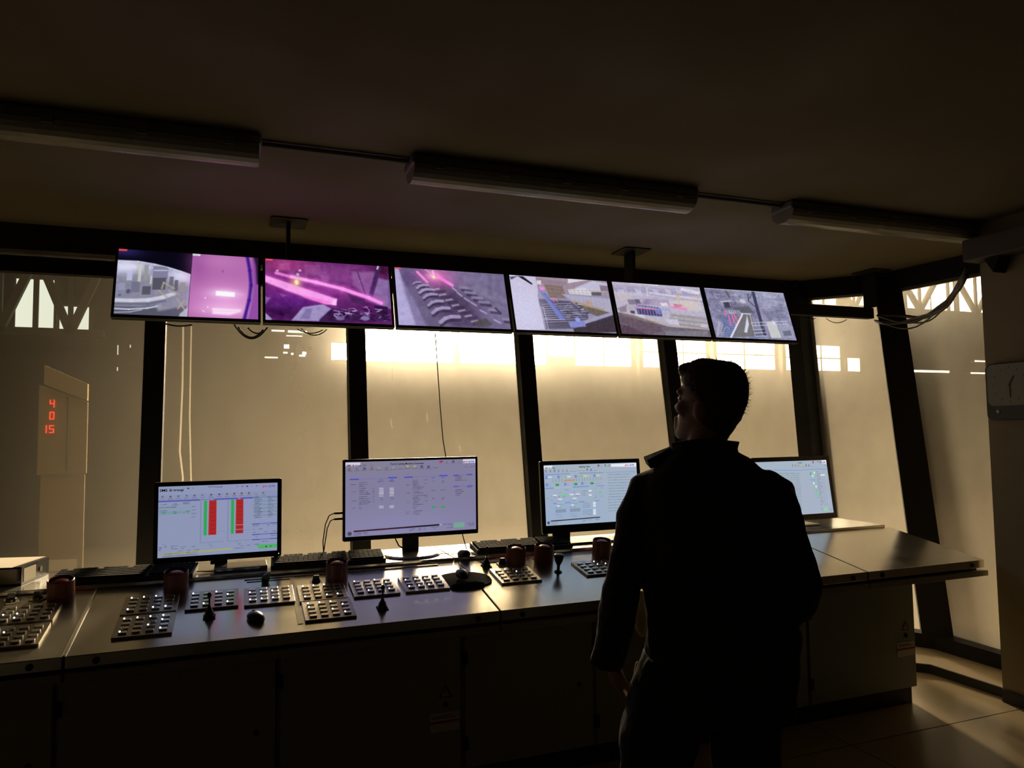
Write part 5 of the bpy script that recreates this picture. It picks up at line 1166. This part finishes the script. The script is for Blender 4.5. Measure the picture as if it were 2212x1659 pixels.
# ================================================================== THE STANDING MAN
AZ = R(35.74)
man = empty('person', (1.36, 1.89, 0), (0, 0, -AZ), label='person seen from behind in a dark jacket, head turned left, arms hanging', cat='person')
dg = None
def remeshed(mb, name, material, voxel, par, smooth_it=4, disp=None):
    o = mb.build('tmp_' + name, material)
    md = o.modifiers.new('r', 'REMESH'); md.mode = 'VOXEL'; md.voxel_size = voxel; md.use_smooth_shade = True
    sm = o.modifiers.new('s', 'SMOOTH'); sm.iterations = smooth_it; sm.factor = .5
    if disp:
        tx = bpy.data.textures.new(name + '_folds', 'CLOUDS'); tx.noise_scale = disp[1]
        dm = o.modifiers.new('d', 'DISPLACE'); dm.texture = tx; dm.strength = disp[0]; dm.mid_level = .5; dm.texture_coords = 'LOCAL'
    bpy.context.view_layer.update()
    me = bpy.data.meshes.new_from_object(o.evaluated_get(bpy.context.evaluated_depsgraph_get()))
    me.name = name
    n_ = bpy.data.objects.new(name, me); COL.objects.link(n_); n_.parent = par
    if not me.materials: me.materials.append(material)
    me.polygons.foreach_set('use_smooth', [True] * len(me.polygons))
    bpy.data.objects.remove(o)
    return n_
HT = R(12)                                  # and tipped back, looking up at the screens
HA = R(61)                                  # head turned to the left
HC = Vector((.004, .0, 0))
def hrot(v):                                # head space (y = face forward) -> body space
    dz = v[2] - 1.66
    v = (v[0], v[1] * math.cos(HT) - dz * math.sin(HT), 1.662 + dz * math.cos(HT) + v[1] * math.sin(HT))
    c, s_ = math.cos(HA), math.sin(HA)
    return (HC.x + v[0] * c - v[1] * s_, HC.y + v[0] * s_ + v[1] * c, v[2])
def head_rings(off=0):
    return [(0, -.005, 1.799 + off, .028, .03, .03), (0, -.005, 1.792 + off, .050, .055, .058), (0, -.004, 1.777 + off * .8, .066 + off, .078 + off, .080 + off), (0, -.002, 1.750, .075 + off, .092 + off, .094 + off), (0, 0, 1.715, .078 + off, .098 + off, .100 + off),
            (0, 0, 1.695, .077 + off, .101 + off, .100 + off), (0, 0, 1.677, .075, .094, .098), (0, 0, 1.66, .073, .093, .093), (0, 0, 1.64, .071, .096, .086), (0, 0, 1.615, .067, .098, .074), (0, .004, 1.598, .062, .093, .066),
            (0, .006, 1.583, .056, .092, .060), (0, .010, 1.562, .050, .092, .055), (0, .012, 1.545, .038, .084, .052)]
bd = MB()
h = MB().rings([r_ for r_ in reversed(head_rings())], 32)
# nose, brow, lips, chin, ears
h.add([(-.006, .090, 1.682), (.006, .090, 1.682), (-.010, .120, 1.640), (.010, .120, 1.640), (-.018, .092, 1.632), (.018, .092, 1.632), (0, .126, 1.634), (0, .080, 1.66)], [(0, 1, 3, 6, 2), (0, 2, 4), (1, 5, 3), (2, 6, 4), (3, 5, 6), (4, 6, 5), (0, 4, 7), (1, 7, 5), (0, 7, 1), (4, 5, 7)])
h.ell((0, .112, 1.641), .013, .013, .011, 12, 8).ell((-.012, .103, 1.637), .009, .010, .008, 10, 6).ell((.012, .103, 1.637), .009, .010, .008, 10, 6)
h.ell((-.03, .083, 1.692), .032, .018, .012, 12, 6).ell((.03, .083, 1.692), .032, .018, .012, 12, 6).ell((0, .098, 1.668), .013, .014, .030, 12, 8)
h.ell((0, .101, 1.606), .024, .014, .008, 12, 6).ell((0, .100, 1.593), .022, .014, .010, 12, 6).ell((0, .098, 1.578), .022, .014, .014, 12, 6).ell((0, .086, 1.560), .024, .020, .018, 12, 8)
for sx in (-1, 1): h.ell((sx * .076, -.008, 1.652), .010, .020, .032, 12, 8); h.ell((sx * .050, .06, 1.645), .022, .028, .024, 12, 8)
bd.add([hrot(v) for v in h.v], h.f)
# neck, torso, limbs (continuous after fusing)
bd.rings([(-.005, .0, 1.44, .10, .075, .075), (-.008, .0, 1.49, .070, .066, .066), (-.008, .004, 1.53, .062, .062, .064), (-.006, .004, 1.58, .060, .056, .066), (-.002, 0, 1.62, .055, .04, .06)])
bd.rings([(-.02, .01, .86, .165, .105, .115), (-.01, .01, .95, .16, .10, .105), (0, .01, 1.08, .15, .10, .10), (0, .012, 1.22, .168, .108, .11), (0, .01, 1.34, .178, .105, .11), (0, .0, 1.42, .165, .085, .095), (0, 0, 1.465, .10, .07, .075)])
bd.tube([(-.14, 0, 1.42), (-.20, .0, 1.40), (-.235, -.01, 1.28), (-.275, -.005, 1.12), (-.30, .03, .98), (-.318, .06, .86)], [.052, .054, .047, .041, .037, .027], 16)
bd.tube([(.14, 0, 1.42), (.192, .0, 1.40), (.212, -.02, 1.28), (.245, -.03, 1.13), (.215, .075, 1.03), (.155, .185, .975)], [.052, .054, .047, .041, .036, .027], 16)
bd.tube([(-.09, .0, .92), (-.135, .0, .78), (-.18, .01, .48), (-.20, -.01, .10)], [.095, .088, .060, .042], 18)
bd.tube([(.07, .0, .92), (.07, .0, .78), (.075, .01, .48), (.085, -.01, .10)], [.095, .088, .060, .042], 18)
def hand(base, d, palm_n, side, curl):
    """palm + four unequal curled fingers + thumb leaving the side of the palm; d = direction of the fingers"""
    base = Vector(base); d = Vector(d).normalized(); pn = Vector(palm_n); pn = (pn - d * pn.dot(d)).normalized(); sd = d.cross(pn).normalized() * side
    mb = MB()
    mb.tube([base - d * .01, base + d * .03, base + d * .085], [.024, .026, .022], 12)
    for q in (-.026, -.009, .009, .026): mb.tube([base + d * .02 + sd * q * .7, base + d * .088 + sd * q], [.014, .0125], 10)
    for q, L in ((-.030, .060), (-.010, .076), (.010, .080), (.029, .070)):
        p0 = base + d * .085 + sd * q; cur = p0; a = R(curl * .5); pts = [cur - d * .012, cur]
        for seg, f_ in enumerate((.45, .32, .23)):
            a2 = a + R(curl) * seg; cur = cur + (d * math.cos(a2) + pn * math.sin(a2)) * L * f_; pts.append(cur)
        mb.tube(pts, [.0095, .0095, .0088, .0080, .0068], 10)
    t0 = base + d * .022 + sd * .024
    mb.tube([t0 - sd * .012, t0 + sd * .012 + d * .018 + pn * .008, t0 + sd * .020 + d * .045 + pn * .018, t0 + sd * .018 + d * .068 + pn * .026], [.014, .012, .010, .0078], 10)
    return mb
hl = hand((-.319, .062, .862), (.12, .22, -1), (.9, .35, 0), 1, 26); bd.add(hl.v, hl.f)
hr = hand((.155, .185, .975), (-.75, .45, -.15), (-.2, -.6, -.6), 1, 24); bd.add(hr.v, hr.f)
body = remeshed(bd, 'body', m_skin, .0058, man, 3)
for sx in (-1, 1):
    q = hrot((sx * .031, .083, 1.672)); MB().ell(q, .012, .012, .012, 12, 8).build('eye', m_eye, body, smooth=True)
    q = hrot((sx * .031, .0935, 1.672)); MB().ell(q, .005, .005, .005, 8, 6).build('iris', m_black, body, smooth=True)

# hair: short, a tuft over the forehead, longer on top
hh = MB()
rg = [(0, -.012, 1.562, .040, .006, .052), (0, -.012, 1.585, .052, .010, .064), (0, -.01, 1.605, .062, .014, .074), (0, -.010, 1.628, .070, .018, .085), (0, -.008, 1.65, .077, .025, .096), (0, -.005, 1.68, .081, .045, .105), (0, -.003, 1.705, .084, .080, .110), (0, 0, 1.73, .086, .103, .110), (0, 0, 1.755, .084, .106, .104), (0, 0, 1.778, .075, .095, .092), (0, 0, 1.796, .060, .074, .074), (0, 0, 1.807, .036, .045, .048)]
hh.rings(rg, 32)
hh.ell((0, .085, 1.762), .062, .030, .026, 16, 8).ell((.0, .104, 1.752), .040, .014, .014, 12, 6)
H2 = MB().add([hrot(v) for v in hh.v], hh.f)
hair = remeshed(H2, 'hair', m_hair, .006, man, 2, (.006, .012))
st_ = MB(); rr = random.Random(11)
for i in range(900):
    t = rr.uniform(0, 2 * math.pi); zz = rr.uniform(1.66, 1.808)
    k = 0
    while k < len(rg) - 2 and rg[k + 1][2] < zz: k += 1
    a, b = rg[k], rg[k + 1]; u_ = min(1, (zz - a[2]) / (b[2] - a[2])); L = [a[j] + (b[j] - a[j]) * u_ for j in range(6)]
    x, y = math.cos(t), math.sin(t); p = Vector((L[0] + L[3] * x, L[1] + (L[4] if y > 0 else L[5]) * y, zz)) * 1.0
    nrm = Vector((x, y, (zz - 1.69) * 9)).normalized(); d = (nrm + Vector((rr.uniform(-.6, .6), rr.uniform(-.2, .8), rr.uniform(-.3, .5)))).normalized()
    q = p + d * rr.uniform(.008, .020); p = p - nrm * .003
    sd = d.cross(Vector((.3, .2, .9))).normalized() * .0011
    P_ = [hrot(v) for v in (p - sd, p + sd, p + d.cross(sd).normalized() * .0011, q)]
    st_.add(P_, [(0, 1, 3), (1, 2, 3), (2, 0, 3)])
o = st_.build('hair_strands', m_hair, hair); o['kind'] = 'stuff'

# jacket
jk = MB()
jk.rings([(.0, .0, .745, .222, .150, .155), (-.006, .0, .80, .226, .150, .155), (.012, .0, .90, .229, .148, .150), (.022, .0, .98, .226, .145, .143), (.006, .0, 1.08, .214, .140, .135), (-.002, .0, 1.20, .212, .138, .135), (-.006, .0, 1.32, .222, .132, .137), (-.008, .0, 1.40, .222, .118, .128), (-.010, .0, 1.445, .200, .102, .115), (-.010, .0, 1.475, .165, .090, .104), (-.012, .0, 1.505, .128, .08, .094), (-.014, .004, 1.530, .088, .074, .084)], 40)
jk.tube([(-.14, 0, 1.425), (-.195, .0, 1.405), (-.228, -.005, 1.32), (-.250, -.008, 1.22), (-.275, -.008, 1.12), (-.298, .005, 1.02), (-.318, .030, .92), (-.336, .045, .855)], [.058, .062, .060, .056, .056, .058, .058, .057], 20)
jk.tube([(.14, 0, 1.425), (.185, .0, 1.400), (.205, -.010, 1.31), (.226, -.018, 1.22), (.247, -.020, 1.14), (.235, .03, 1.075), (.20, .10, 1.02), (.168, .165, .985)], [.058, .062, .060, .056, .062, .060, .055, .050], 20)
jacket = remeshed(jk, 'jacket', m_jacket, .0075, man, 4, (.022, .10))
# stand-up collar with a point at the left
cv = []; n_ = 40
for i in range(n_ + 1):
    t = R(100) + 2 * math.pi * i / n_ * .93
    cv.append(t)
vs = []; fs = []
for i, t in enumerate(cv):
    c, s_ = math.cos(t), math.sin(t)
    lf = max(0, -c) ** 2
    for (r1, r2, z) in ((.100, .086, 1.512), (.094, .080, 1.545), (.100, .084, 1.566)):
        vs.append((-.012 + r1 * c - .010 * lf, .004 + r2 * s_, z - .016 * lf - .011 * max(0, c)))
    for (r1, r2, z) in ((.090, .074, 1.564), (.084, .070, 1.545), (.090, .076, 1.512)):
        vs.append((-.012 + r1 * c - .010 * lf, .004 + r2 * s_, z - .016 * lf - .011 * max(0, c)))
for i in range(n_):
    for j in range(6): fs.append((i * 6 + j, i * 6 + (j + 1) % 6, (i + 1) * 6 + (j + 1) % 6, (i + 1) * 6 + j))
fs += [tuple(range(5, -1, -1)), tuple(n_ * 6 + j for j in range(6))]
new_obj('collar', vs, fs, m_jacket, man, smooth=True)
MB().add([(-.085, .0, 1.556), (-.100, .05, 1.550), (-.205, .02, 1.510), (-.188, -.03, 1.500), (-.090, .0, 1.490), (-.10, .05, 1.485), (-.196, .02, 1.486), (-.179, -.03, 1.474)],
         [(0, 1, 2, 3), (7, 6, 5, 4), (0, 4, 5, 1), (1, 5, 6, 2), (2, 6, 7, 3), (3, 7, 4, 0)]).build('collar_flap', m_jacket, man, bevel=.003)
# tan lining between arm and waist, window light put into its colour
lf = MB().ell((-.228, .10, 1.00), .028, .02, .075, 14, 10).ell((-.245, .10, .80), .014, .02, .05, 10, 8)
remeshed(lf, 'lit_lining_flap', m_lin, .004, man, 2)
# trousers, boots
tr = MB()
tr.rings([(-.02, .01, .80, .185, .125, .135), (-.015, .01, .90, .18, .12, .13), (-.01, .01, .97, .17, .115, .12)])
tr.tube([(-.10, .0, .88), (-.155, .0, .74), (-.185, .0, .62), (-.195, .01, .48), (-.205, -.005, .28), (-.21, -.01, .07)], [.125, .122, .115, .098, .088, .080], 22)
tr.tube([(.085, .0, .88), (.080, .0, .74), (.075, .0, .60), (.08, .01, .48), (.09, -.005, .28), (.095, -.01, .07)], [.115, .108, .098, .090, .084, .078], 22)
remeshed(tr, 'trousers', m_trous, .0085, man, 4, (.02, .09))
for x, a in ((-.21, 12), (.095, -8)):
    b = MB().rings([(0, .03, 0, .048, .125, .105), (0, .03, .02, .050, .125, .105), (0, .02, .045, .046, .115, .095), (0, .0, .08, .042, .075, .065), (0, -.01, .12, .045, .05, .055)], 24)
    o = b.build('boot', m_boot, man, smooth=True); o.location = (x, -.01, 0); o.rotation_euler = (0, 0, R(a))
